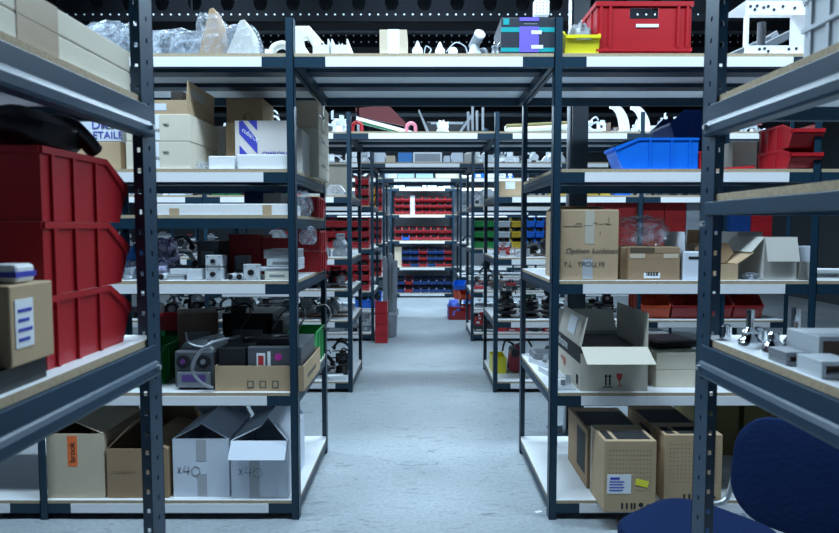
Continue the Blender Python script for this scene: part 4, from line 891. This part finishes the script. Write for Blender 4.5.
def mk_arm(m):
    t = T('lever_arm'); g = G().tube(curve([(-.12, 0, .02), (-.05, 0, .1), (.05, 0, .13), (.12, 0, .06)], 6), .018, 8); g.build('arm', m, t, smooth=True); G().cyl((-.12, -.03, .03), (-.12, .03, .03), .03, n=14).build('pivot', alu, t, smooth=True)
    G().cyl((.12, -.025, .05), (.12, .025, .05), .025, n=14).build('roller', iron, t, smooth=True); G().box(-.14, -.03, 0, .14, .03, .006).build('base_bar', m, t); return t
def mk_carton(m):
    t = T('small_carton'); G().box(-.08, -.06, 0, .08, .06, .09).build('box_body', m, t, bevel=.002); G().box(-.04, -.0612, .03, .03, -.06, .07).build('label', paper, t); return t
def mk_jar(m):
    t = T('plastic_jar'); G().lathe([(.045, 0), (.048, .01), (.048, .09), (.035, .1)], 18).build('jar', m, t, smooth=True); G().lathe([(.038, .1), (.038, .12)], 18).build('lid', lgrey, t, smooth=True); return t
redp2 = red
MK = dict(motor=(mk_motor, 'electric motor', 'motor', .26), casting=(mk_casting, 'cast machine housing', 'machine part', .22), bracket=(mk_bracket, 'folded metal bracket', 'bracket', .23), tubes=(mk_tubes, 'length of steel pipe', 'pipe', .34),
          coil=(mk_coil, 'coil of cable', 'cable', .23), disc=(mk_disc, 'flat metal ring with hub', 'machine part', .2), valve=(mk_valve, 'small pipe valve', 'valve', .16), box=(mk_box, 'boxy control unit', 'control box', .16),
          plate=(mk_plate, 'flat metal plate', 'plate', .29), profile=(mk_profile, 'metal profile', 'profile', .35), arm=(mk_arm, 'curved lever arm', 'machine part', .3), carton=(mk_carton, 'small carton', 'box', .17), jar=(mk_jar, 'round plastic jar', 'jar', .11))
COL = dict(grey=(mgrey, 'grey'), dark=(iron, 'dark'), light=(lgrey, 'light grey'), silver=(alu, 'silvery'), black=(black, 'black'), brown=(rust, 'brown'), kraft=(kraft, 'brown'), white=(whitep, 'white'), red=(red, 'red'), green=(dgreen, 'green'), blue=(blue, 'blue'), pink=(pink, 'pink'), cream=(cream, 'cream'), gold=(gyellow, 'ochre'))
PROTO = {}
USED = set()
def part(kind, col, x, y, z, rz, sc, where):
    f, d, cat, w = MK[kind]; k = (kind, col); grp = f'{COL[col][1]} {d}s on {where}'.replace('boxs', 'boxes'); lb = f'{COL[col][1]} {d} on {where}'
    if k not in PROTO:
        t = PROTO[k] = f(COL[col][0]); t['category'] = cat; t['label'] = lb; t['group'] = grp; t.location = (x, y, z); t.rotation_euler.z = rz; t.scale = (sc, sc, sc); return t
    return dup(PROTO[k], (x, y, z), rz, lb, grp, sc)
def heap(where, x0, x1, y0, y1, z, kinds, hmax=.3, seed=1, dense=1.0, rows=3, big=1):
    if y1-y0 < .5: rows = 1
    """fills a stretch of shelf with separate parts standing side by side, and some resting on flat ones"""
    r = random.Random(seed); rowd = (y1-y0)/rows
    for q in range(rows):
        x = x0
        while x < x1-.05:
            kd, cl = r.choice(kinds); w = MK[kd][3]; s = r.uniform(.62, 1.05)*(1.1 if z > 2.2 else 1)*big; W = w*s
            if x+W > x1: s = max(.45, (x1-x)/w); W = w*s
            if x+W > x1+.01: break
            D_ = .2*s; yc = y0+rowd*(q+.5)
            rz = r.choice((0, 0, pi, r.uniform(-.2, .2)))
            cx_ = x+W/2
            part(kd, cl, cx_, yc, z, rz, s, where)
            top = dict(box=.11, carton=.09, plate=.032, casting=.12, disc=.05, coil=.062, motor=.14, arm=.12, jar=.12).get(kd)
            if top and r.random() < dense*.95:
                k2, c2 = r.choice(kinds); s2 = min(.95, W/MK[k2][3])*r.uniform(.8, 1)
                if top*s+.13*s2 < hmax+.08:
                    part(k2, c2, cx_, yc, z+top*s+.001, rz+r.choice((0, .3, -.25)), s2, where)
                    t2 = dict(box=.11, carton=.09, plate=.032, casting=.12, disc=.05, coil=.062, arm=.12).get(k2)
                    if t2 and hmax > .28 and top*s+t2*s2 < hmax-.08: part(*r.choice(kinds), cx_, yc, z+top*s+t2*s2+.002, rz+.5, s2*.8, where)
            x += W+.012
# bins helpers
def binwall(where, x0, y, z, cols, rows_, w, d, h, cmap, gap=.004, nose=.5):
    gs = G(); rr = random.Random(int(x0*100)+int(z*100))
    for i in range(cols):
        for j in range(rows_):
            if cmap(i, j) is None: continue
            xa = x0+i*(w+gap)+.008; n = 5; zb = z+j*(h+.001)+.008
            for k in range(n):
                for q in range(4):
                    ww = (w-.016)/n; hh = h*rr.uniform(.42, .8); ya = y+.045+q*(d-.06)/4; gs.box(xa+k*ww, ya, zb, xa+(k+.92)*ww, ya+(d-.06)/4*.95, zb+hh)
    o = tag(gs.build('bin_shade_filler', iron), f'dark shade filler inside the bins on {where}', 'shade filler'); o['kind'] = 'stuff'  # dark blocks added inside each bin so its opening looks shaded
    for i in range(cols):
        for j in range(rows_):
            m_ = cmap(i, j)
            if m_ is None: continue
            nm = {red.name: 'red', navy.name: 'navy', green.name: 'green', dgreen.name: 'green', blue.name: 'blue', yellow.name: 'yellow', gyellow.name: 'yellow', lgrey.name: 'pale grey', red2.name: 'dark red', orange.name: 'orange', greyp.name: 'grey', whitep.name: 'white'}[m_.name]
            pbin(f'{nm} parts bin on {where}', x0+w/2+i*(w+gap), y+d/2, z+j*(h+.001), w, d, h, m_, 0, f'{nm} parts bins on {where}', ribs=False, nose=nose)
metal = [('motor', 'grey'), ('casting', 'grey'), ('casting', 'dark'), ('bracket', 'silver'), ('tubes', 'grey'), ('coil', 'black'), ('valve', 'silver'), ('box', 'light'), ('plate', 'dark'), ('profile', 'silver'), ('arm', 'dark'), ('motor', 'dark')]
darks = [('coil', 'black'), ('motor', 'dark'), ('arm', 'dark'), ('casting', 'dark'), ('plate', 'dark'), ('bracket', 'grey'), ('valve', 'grey'), ('coil', 'dark')]
lights = [('bracket', 'light'), ('arm', 'light'), ('casting', 'light'), ('profile', 'silver'), ('valve', 'silver'), ('box', 'light'), ('jar', 'white'), ('disc', 'silver')]
BF = 5.53; BL, BLL = (-1.9, -.67), (-3.2, -1.97); BR, BRR = (.70, 1.93), (1.99, 3.23)
N_ = {'B': 'second row', 'C': 'third row', 'D': 'fourth row'}
lvn = ['bottom', 'second', 'middle', 'fourth', 'top']
def wh(row, side, lev): return f"the {N_[row]}'s {lvn[lev]} shelf, {side}"
sd = 100
# --- row B left of the aisle
heap(wh('B', 'left of the aisle', 0), -1.15, -.67, 5.66, 6.36, Z1, [('coil', 'black'), ('arm', 'black'), ('motor', 'black'), ('arm', 'dark'), ('coil', 'black')], seed=3, rows=3, big=1.15, hmax=.45)
for i in range(4):
    tag(G().box(-.07, -.05, 0, .07, .05, .01).build('white_sheet', paper, loc=(-.75-.012*i, 5.575, Z1+.0105*i), rz=.06*i), f'white pad in the flat pile on the second row, bottom shelf, {["lowest", "second", "third", "topmost"][i]} one', 'pad')
heap(wh('B', 'left of the aisle', 0), -1.9, -1.2, 5.55, 6.3, Z1, darks, seed=4)
heap(wh('B', 'left of the aisle', 1), BL[0], BL[1], 5.55, 6.35, Z2, [('casting', 'grey'), ('tubes', 'brown'), ('casting', 'light'), ('motor', 'grey'), ('arm', 'cream'), ('bracket', 'silver'), ('arm', 'dark')], seed=5, rows=3)
heap('the extra shelf of the second row, left of the aisle', BL[0], BL[1], 5.55, 6.35, .93, [('casting', 'grey'), ('bracket', 'grey'), ('coil', 'black'), ('valve', 'red'), ('motor', 'dark'), ('plate', 'brown')], seed=6, rows=3)
heap(wh('B', 'left of the aisle', 2), -1.45, BL[1], 5.55, 5.85, Z3, [('casting', 'grey'), ('box', 'grey'), ('motor', 'grey'), ('valve', 'silver')], seed=7, rows=1)
heap(wh('B', 'left of the aisle', 3), BL[0], -1.1, 5.55, 6.3, Z4, [('jar', 'white'), ('carton', 'green'), ('box', 'dark'), ('carton', 'red'), ('coil', 'black'), ('bracket', 'silver')], seed=8)
heap(wh('B', 'left of the aisle', 4), BL[0], -.67, 5.55, 6.3, Z5, lights, seed=9)
carton('large beige carton behind grey fittings on the fourth shelf of the second row', -1.04, -.70, 5.95, Z4, .32, .35, beige)
heap(wh('B', 'left of the aisle', 3), -1.06, BL[1], 5.52, 5.85, Z4, [('casting', 'silver'), ('valve', 'silver'), ('arm', 'grey'), ('box', 'grey')], seed=10, rows=1)
for lev, kd in ((0, darks), (1, metal), (2, metal), (3, lights), (4, lights)):
    heap(wh('B', 'far left bay', lev), BLL[0]+.4, BLL[1], 5.55, 6.35, LV[lev], kd, seed=20+lev)
t = thing('open_tray', 'red open tray heaped with metal bits on the second row, seen over the green bin', 'tray', (-2.33, 5.66, Z3*0+Z2)); t.location.z = Z2
# place the tray clear of the heap: raised pile replaced by a tray on the left bay of row A instead
bpy.data.objects.remove(t)
xt = Xp(180, 3.75, .95); t = thing('parts_tray', 'red open tray of metal bits behind the slotted post, above the green bin', 'tray', (-1.52, 3.83, Z2+.202)); w, d, h = .25, .2, .085
g = G().box(-w/2, -d/2, 0, w/2, d/2, .004)
for a_ in ((-w/2, -d/2, -w/2+.004, d/2), (w/2-.004, -d/2, w/2, d/2), (-w/2+.004, -d/2, w/2-.004, -d/2+.004), (-w/2+.004, d/2-.004, w/2-.004, d/2)): g.box(a_[0], a_[1], .004, a_[2], a_[3], h)
g.build('tray_body', red, t)
pbin('second green storage bin, behind the slotted post under the red tray', -1.52, 3.8, Z2, .28, .36, .2, dgreen)
for i in range(7): part(['bracket', 'valve', 'box', 'casting'][i % 4], ['silver', 'silver', 'light', 'grey'][i % 4], -1.60+.055*(i % 4), 3.79+.08*(i//4), Z2+.207, i*.9, .33, 'the red tray behind the slotted post')
heap('the middle shelf behind the silver bags', -1.62, -1.06, 3.63, 3.95, Z3, [('arm', 'silver'), ('bracket', 'light'), ('arm', 'dark'), ('casting', 'grey'), ('profile', 'silver'), ('valve', 'silver')], seed=14, rows=1, hmax=.2)
heap('the second shelf behind the computers', -1.15, -.93, 3.62, 3.64, Z2+.322, [('coil', 'black'), ('coil', 'dark')], seed=15, rows=1, hmax=.1, dense=0)
# --- row B right of the aisle
t = thing('open_crate', 'yellow open crate on the bottom shelf of the second row, right of the aisle', 'crate', (.738, 5.95, Z1)); g = G(); w, d, h = .13, .3, .15
g.box(-w/2, -d/2, 0, w/2, d/2, .005)
for a_ in ((-w/2, -d/2, -w/2+.006, d/2), (w/2-.006, -d/2, w/2, d/2), (-w/2+.006, -d/2, w/2-.006, -d/2+.006), (-w/2+.006, d/2-.006, w/2-.006, d/2)): g.box(a_[0], a_[1], .005, a_[2], a_[3], h)
g.prism([(-w/2, h), (w/2, h), (w/2, h+.03), (w/2-.05, h), (-w/2+.05, h), (-w/2, h+.03)], 'y', -d/2, -d/2+.006) if False else g.box(-w/2-.006, -d/2-.006, h-.02, w/2+.006, -d/2, h); g.build('crate_body', yellow, t)
t = thing('winch_unit', 'dark red machine unit with black fittings beside the yellow crate', 'machine', (.905, 5.88, Z1))
G().prism([(-.08, .03), (0, 0), (.09, .04), (.1, .16), (.02, .27), (-.06, .2)], 'y', -.07, .07).build('casing', mat('maroon_paint', (.26, .02, .03), .45), t, bevel=.01)
G().cyl((-.02, -.1, .2), (-.02, .1, .2), .04, n=14).build('drum', black, t, smooth=True); G().tube(curve([(-.02, 0, .26), (-.1, 0, .3), (-.13, 0, .2)], 5), .01, 7).build('handle', black, t, smooth=True); G().tube(curve([(.02, 0, .26), (.1, 0, .31), (.15, 0, .24)], 5), .01, 7).build('handle', black, t, smooth=True)
heap(wh('B', 'right of the aisle', 0), 1.15, BR[1], 5.6, 6.3, Z1, darks, seed=31)
# stacks of flat black rings
for i in range(9):
    for j in range(2 if i % 2 else 3):
        x = .78+.215*(i % 5)+.04*(i//5); y = 5.68+.28*(i//5); part('plate' if (i+j) % 3 == 0 else 'disc', 'black' if (i+j) % 2 else 'dark', x, y, Z2+j*.052, (i*1.3+j*.5), .95, wh('B', 'right of the aisle', 1))
heap(wh('B', 'right of the aisle', 1), .72, BR[1], 6.1, 6.35, Z2, darks+[('carton', 'green'), ('box', 'black')], seed=32, rows=1)
for i in range(1, 3): part('motor', 'silver', 1.72+.0*i, 5.55+.2*i, Z2, pi/2*0, .7, wh('B', 'right of the aisle', 1))
heap(wh('B', 'right of the aisle', 2), BR[0], 1.5, 5.55, 6.3, Z3, [('coil', 'black'), ('casting', 'dark'), ('plate', 'brown'), ('arm', 'dark'), ('bracket', 'silver'), ('valve', 'red')], seed=33, rows=3)
G0 = 'dark red bins behind the handwritten carton'
for i in range(2):
    for j in range(3): pbin('dark red bin on the second row, seen above the barcode carton', 1.64+i*.19, 5.72, Z3+j*.166, .183, .32, .165, red2, pi, G0, ribs=False)
carton('kraft carton with white label at the aisle end of the second row', Xp(499, 5.56, 1.85), Xp(522, 5.56, 1.85), 5.56, Z4, Zp(181, 5.56)-Z4, .3, kraft, tapes=[('f', .28, .7, .45, .95, paper, 'white_label')])
heap(wh('B', 'right of the aisle', 3), .97, BR[1], 5.55, 5.85, Z4, [('valve', 'gold'), ('carton', 'blue'), ('box', 'light'), ('jar', 'gold'), ('bracket', 'dark'), ('plate', 'light')], seed=34, rows=1)
for i in range(4): tag(G().cyl((-.28, 0, 0), (.28, 0, .03), .022, n=12).build('rolled_tube', [cream, khaki, gcard, cream][i], smooth=True, loc=(1.04, 5.58+.05*i, Z5+.024+[0, .038, .0, .038][i]*1)), f'long roll on the top shelf of the second row, {["nearest", "second", "third", "rearmost"][i]} of four', 'roll')
heap(wh('B', 'right of the aisle', 4), 1.4, BR[1], 5.75, 6.35, Z5, lights+[('arm', 'light'), ('bracket', 'brown')], seed=35)
for i, (px, y_) in enumerate(((622, 5.56), (643, 5.62))):
    xg = Xp(px, y_, 2.4); t = thing('curved_guard', ['white curved sheet guard on the second row top shelf, left one', 'white curved sheet guard on the second row top shelf, right one'][i], 'guard', (xg, y_, Z5))
    out = [(-.1+.17*sin(a*pi/16), .02+.24*cos(a*pi/16)) for a in range(9)]; inn = [(-.1+.09*sin(a*pi/16), .02+.2*cos(a*pi/16)) for a in range(8, -1, -1)]
    G().prism(out+inn, 'y', 0, .05).build('sheet', whitep, t); G().box(-.03, -.005, 0, .09, .06, .02).build('foot', lgrey, t)
heap(wh('B', 'far right bay', 0), BRR[0], BRR[1], 5.6, 6.3, Z1, darks, seed=40)
for i in range(4): pbin('deep red bin on the second shelf of the far right bay', 2.12+i*.28, 5.75, Z2, .26, .36, .22, [orange, red2, red2, red2][i], 0, 'deep red bins behind the near right rack', ribs=True)
bag('bright blue plastic bag behind the deep red bins', 2.27, 6.12, Z2, .18, .2, .27, mat('blue_bag', (.01, .08, .7), .3), 91)
for j in range(3):
    for i in range(6): pbin(['deep red', 'deep red', 'grey', 'navy', 'navy', 'bright red'][i]+' bin in the wall of bins seen over the open cartons', 2.09+i*.195, 5.75, Z3+j*.166, .188, .3, .165, [red2, red2, greyp, navy, navy, red][i], pi, ['deep red', 'deep red', 'grey', 'navy', 'navy', 'bright red'][i]+' bins over the open cartons', ribs=False)
heap(wh('B', 'far right bay', 3), BRR[0], BRR[1], 5.55, 6.3, Z4, metal, seed=42); heap(wh('B', 'far right bay', 4), BRR[0], BRR[1], 5.55, 6.3, Z5, lights, seed=43)
# --- second row bridge
x = lambda px, Y=5.56, z=2.4: Xp(px, Y, z)
t = thing('picture_panel', 'dark red panel with white green rim lying tilted on the second bridge', 'panel', (x(383), 5.7, Z5)); P = [(-.22, .21), (.08, .235), (.30, .03), (.3, .0), (.0, .07), (-.2, .14)]
G().prism([(-.26, .24), (.04, .27), (.24, .07), (-.24, .165)], 'y', 0, .02).build('panel', mat('maroon_panel', (.09, .01, .012), .5), t)
G().prism([(-.25, .165), (.27, .03), (.28, .0), (.24, .005), (-.25, .135)], 'y', -.01, .03).build('white_rim', whitep, t); G().prism([(-.24, .13), (.24, .005), (.2, .0), (-.2, .1)], 'y', -.005, .025).build('green_rim', dgreen, t)
G().box(-.24, -.03, 0, .26, .06, .02).build('base_rail', cream, t); G().box(-.245, 0, .0, -.225, .02, .24).build('support', mgrey, t)
for i, (px, m_, l) in enumerate(((357, red, 'red arched clamp left of the tilted panel on the second bridge'), (411, pink, 'pink arched clamp right of the tilted panel on the second bridge'))):
    t = thing('arched_clamp', l, 'clamp', (x(px), 5.6 if i else 5.56, Z5)); g = G().tube([(.04*cos(a*pi/8), 0, .05+.04*sin(a*pi/8)) for a in range(9)]+[(-.04, 0, .0)], .016, 8); g.tube([(.04, 0, .05), (.04, 0, 0)], .016, 8); g.build('arch', m_, t, smooth=True); G().box(-.06, -.02, 0, .06, .02, .006).build('base', mgrey, t)
t = thing('angle_plate', 'thin grey plate leaning between pink clamp and black case', 'plate', (x(424), 5.56, Z5)); G().prism([(-.05, .2), (-.04, .2), (.05, 0), (.03, 0)], 'y', 0, .1).build('plate', mgrey, t); G().box(.0, 0, 0, .06, .1, .006).build('foot', mgrey, t)
rbox('long black case on the second bridge shelf', x(450), 5.85, Z5, .42, .3, .12, black, 'equipment_case', 'case', extra=lambda t, w, d, h: G().box(-w*.4, -d/2-.004, h*.8, w*.3, -d/2, h*.95).build('rim', mgrey, t))
bag('small white crumpled glove in front of the long black case', x(443), 5.58, Z5, .09, .07, .09, whitep, 93, name='work_glove', cat='glove', amp=.22)
for i, px in enumerate((469, 473.5, 478, 484)):
    t = thing('steel_bar', 'upright slim steel bar standing at the right end of the second bridge', 'bar', (x(px), 5.66, Z5), 0, 'upright steel bars on the second bridge'); G().box(-.01, -.01, 0, .01, .01, [.2, .25, .21, .24][i]).build('bar', mgrey, t); G().box(-.018, -.018, 0, .018, .018, .03).build('foot', iron, t)
t = thing('steel_bar', 'slanting steel bar propped before the upright bars on the second bridge', 'bar', (x(465), 5.58, Z5)); G().prism([(-.06, 0), (-.035, 0), (.07, .15), (.05, .16)], 'y', 0, .02).build('bar', mgrey, t); G().box(-.06, -.01, 0, -.03, .03, .004).build('foot', iron, t)
# --- row C: bins left and right, contents of its bridge
CF = 8.08
Ww = .215
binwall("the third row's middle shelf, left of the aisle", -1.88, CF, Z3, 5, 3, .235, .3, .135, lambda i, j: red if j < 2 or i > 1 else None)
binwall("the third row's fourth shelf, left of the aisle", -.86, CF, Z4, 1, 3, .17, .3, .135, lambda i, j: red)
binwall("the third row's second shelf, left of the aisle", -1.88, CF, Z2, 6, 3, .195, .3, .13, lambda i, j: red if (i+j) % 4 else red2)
heap(wh('C', 'left of the aisle', 3), -1.88, -.9, 8.1, 8.8, Z4, lights+[('carton', 'red')], seed=50)
heap(wh('C', 'left of the aisle', 0), -1.88, -.67, 8.1, 8.8, Z1, [('casting', 'grey'), ('bracket', 'silver'), ('coil', 'black'), ('box', 'light')], seed=51)
heap(wh('C', 'left of the aisle', 4), -1.88, -.67, 8.1, 8.8, Z5, lights, seed=52)
def cR(i, j): return [green, green, lgrey, gyellow, blue, blue][i]
wR = [(474, 485.5), (486, 497), (498, 510.5), (511.5, 523), (527, 535), (535.5, 544.5), (546, 556), (557, 567)]
for i, (p0, p1) in enumerate(wR):
    xa, xb = Xp(p0, CF, Z3+.2), Xp(p1, CF, Z3+.2); binwall("the third row's middle shelf, right of the aisle", xa+.003, CF, Z3, 1, 3, xb-xa-.006, .3, .135, lambda a, b_, i=i: [green, green, lgrey, gyellow, blue, blue, red, red][i])
heap(wh('C', 'right of the aisle', 1), .70, 1.9, 8.1, 8.8, Z2, [('plate', 'brown'), ('plate', 'dark'), ('bracket', 'dark'), ('casting', 'dark'), ('valve', 'red'), ('arm', 'brown')], seed=53, rows=3)
heap(wh('C', 'right of the aisle', 0), .70, 1.9, 8.1, 8.8, Z1, [('box', 'red'), ('box', 'dark'), ('casting', 'dark'), ('carton', 'red'), ('motor', 'dark')], seed=54)
heap(wh('C', 'right of the aisle', 3), .70, 1.9, 8.1, 8.8, Z4, lights+[('carton', 'kraft')], seed=55); heap(wh('C', 'right of the aisle', 4), .70, 1.9, 8.1, 8.8, Z5, lights+[('jar', 'white')], seed=56)
for lev in (1, 2, 3):
    heap(wh('C', 'far left bay', lev), -3.1, -1.97, 8.1, 8.7, LV[lev], metal, seed=57+lev, rows=1); heap(wh('C', 'far right bay', lev), 2.0, 3.15, 8.1, 8.7, LV[lev], metal, seed=67+lev, rows=1)
x = lambda px, Y=8.1, z=2.4: Xp(px, Y, z)
def cb(label, p0, p1, hh, m_, Y=8.1, d=.3, z=Z5): return carton(label, x(p0, Y), x(p1, Y), Y, z, hh, d, m_)
cb('small kraft carton on the third bridge shelf', 386, 395, .09, kraft2); cb('white flat carton at the left of the third bridge shelf', 374, 385, .13, wcard)
t, D = cb('blue carton with white slanted end on the third bridge shelf', 398, 412, .13, mat('sky_blue', (.03, .22, .6), .5)); 
t, D = cb('silver clear-fronted case on the third bridge shelf', 413, 442, .135, alu); decal(t, D, 'f', .06, .94, .1, .86, mgrey, 'front_window')
cb('small white carton right of the silver case', 444, 450, .09, wcard); cb('white rounded carton near the end of the third bridge', 452, 463, .13, wcard)
tag(G().lathe([(.07, 0), (.08, .02), (.07, .12), (.04, .14)], 16).build('tin_can', gcard, smooth=True, loc=(x(470), 8.2, Z5)), 'round grey tin at the right end of the third bridge', 'tin')
# --- row D
DF = 10.55
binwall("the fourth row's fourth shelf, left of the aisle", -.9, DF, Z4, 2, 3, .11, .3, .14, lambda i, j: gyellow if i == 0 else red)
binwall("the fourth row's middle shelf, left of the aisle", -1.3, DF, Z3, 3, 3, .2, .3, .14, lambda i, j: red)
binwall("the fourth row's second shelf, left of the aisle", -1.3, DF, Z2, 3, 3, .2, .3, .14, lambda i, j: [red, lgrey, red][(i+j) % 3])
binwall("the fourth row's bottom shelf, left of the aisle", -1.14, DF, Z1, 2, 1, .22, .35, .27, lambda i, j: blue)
for lev, kd in ((0, darks), (1, metal), (2, darks), (3, metal), (4, lights)):
    heap(wh('D', 'right of the aisle', lev), .70, 1.6, 10.55, 11.2, LV[lev], kd+[('carton', 'blue'), ('carton', 'red')], seed=80+lev, rows=1)
heap(wh('D', 'left of the aisle', 4), -1.6, -.67, 10.55, 11.2, Z5, lights, seed=86, rows=1)
x = lambda px, Y=10.56, z=2.4: Xp(px, Y, z)
for i, (p0, p1, m_, l) in enumerate(((384, 397, wcard, 'white carton on the fourth bridge shelf, leftmost'), (398, 414, mat('ice_blue', (.4, .58, .75), .6), 'ice blue carton on the fourth bridge, left of the middle'), (416, 433, mat('ice_blue', (.4, .58, .75), .6), 'ice blue carton on the fourth bridge, right of the middle'), (436, 459, beige, 'cream carton on the fourth bridge shelf, rightmost'))):
    carton(l, x(p0), x(p1), 10.56, Z5, .1, .35, m_)
# --- row E: the wall of small bins closing the aisle
EF = 13.13
def xe(px, z): return Xp(px, EF, z)
def ebins(px0, px1, n, z, rows_, h, cm, lev):
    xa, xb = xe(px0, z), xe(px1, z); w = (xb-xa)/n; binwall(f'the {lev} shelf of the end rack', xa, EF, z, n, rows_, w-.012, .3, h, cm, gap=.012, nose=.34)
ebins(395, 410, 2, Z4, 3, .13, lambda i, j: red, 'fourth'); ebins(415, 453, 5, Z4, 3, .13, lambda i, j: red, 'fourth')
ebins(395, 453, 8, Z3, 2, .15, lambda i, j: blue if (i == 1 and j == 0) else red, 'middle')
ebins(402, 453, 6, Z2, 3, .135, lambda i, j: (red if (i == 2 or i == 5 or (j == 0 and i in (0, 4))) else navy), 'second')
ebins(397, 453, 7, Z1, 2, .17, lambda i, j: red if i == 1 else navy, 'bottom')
tag(G().box(0, 0, 0, .15, .25, .42).build('wooden_board', kraft2, loc=(xe(394.5, .9), 13.16, Z2)), 'tan wooden board standing left of the navy bins on the end rack', 'board')
rbox('white upright panel between the red bins of the end rack', xe(412.5, 1.8), 13.25, Z4, .1, .15, .4, wcard, 'panel_box', 'panel', bev=.002)
heap('the top shelf of the end rack', -.6, .62, 13.15, 13.6, Z5, lights, seed=95, rows=1)
# ================================================================ things standing in the aisle
xs = Xp(381.3, 7.9, .3)
for j in range(4): pbin(f'red bin in the stack on the floor left of the aisle, {["bottom one", "second from the floor", "third from the floor", "top one"][j]}', xs, 8.0, j*.136, .155, .25, .135, red, rz=pi, ribs=False)
t = thing('round_tub', 'grey round plastic tub behind the red bin stack on the floor', 'tub', (Xp(389.5, 8.35, .15), 8.36, 0)); G().lathe([(.085, 0), (.095, .02), (.11, .3), (.118, .3), (.118, .315), (.105, .315), (.1, .3), (.08, .02)], 22).build('tub', greyp, t, smooth=True); G().tube([(.112, 0, .31), (.112, 0, .39)], .008, 6).build('handle', greyp, t)
for i, (px, y, hh, l) in enumerate(((386, 10.05, 1.0, 'left'), (390.5, 10.1, 1.05, 'middle'), (394, 10.04, .95, 'right'))):
    X0 = Xp(px, y, .5); t = thing('rolled_mat', f'tall grey roll standing in the aisle, {l} of three', 'roll', (X0, y, 0)); g = G().cyl((0, 0, .002), (-.02+.02*i, .02, hh), .045, .04, n=16); g.build('roll', mat('grey_roll', (.2, .22, .25), .5), t, smooth=True); G().cyl((-.02+.02*i, .02, hh), (-.02+.02*i, .02, hh+.012), .022, n=12).build('core_end', cream, t)
cwd = .34; t = thing('stacking_crate', 'dark red crate with blue bag on the floor right of the aisle', 'crate', (Xp(461, 9.9, .1), 10.1, 0)); crate_mesh(.4, .4, .21).build('crate_body', red2, t)
bag('crumpled pale blue bag in the dark red crate on the aisle floor', Xp(454, 9.95, .2), 10.02, .008, .2, .22, .3, mat('pale_blue_bag', (.12, .2, .75), .35), 97)
pbin('orange bin tipped onto the dark red floor crate', Xp(463, 10.1, .4)-.0, 10.13, .212+.1, .2, .3, .15, orange, rz=R(20))
pbin('blue bin on top of the orange one in the right of the aisle', Xp(460.5, 10.1, .6), 10.15, .212+.26, .18, .25, .14, blue, rz=R(-15))
# ---------------------------------------------------------------- camera and picture
cam = bpy.data.cameras.new('camera'); co = bpy.data.objects.new('camera', cam); C.objects.link(co); SC.camera = co
co.location = (0, 0, HC); co.rotation_euler = (pi/2-TH, 0, 0); cam.sensor_width = 36; cam.lens = F/839*36; cam.shift_x = -2/839; cam.clip_start = .02
cam.dof.use_dof = True; cam.dof.focus_distance = 3.6; cam.dof.aperture_fstop = 5.6
w = bpy.data.worlds.new('world'); SC.world = w; w.use_nodes = True; bg = w.node_tree.nodes['Background']; bg.inputs[0].default_value = (.35, .5, .65, 1); bg.inputs[1].default_value = .04
SC.view_settings.view_transform = 'Standard'; SC.view_settings.look = 'None'; SC.view_settings.gamma = 1; SC.view_settings.use_curve_mapping = False; SC.view_settings.exposure = .34
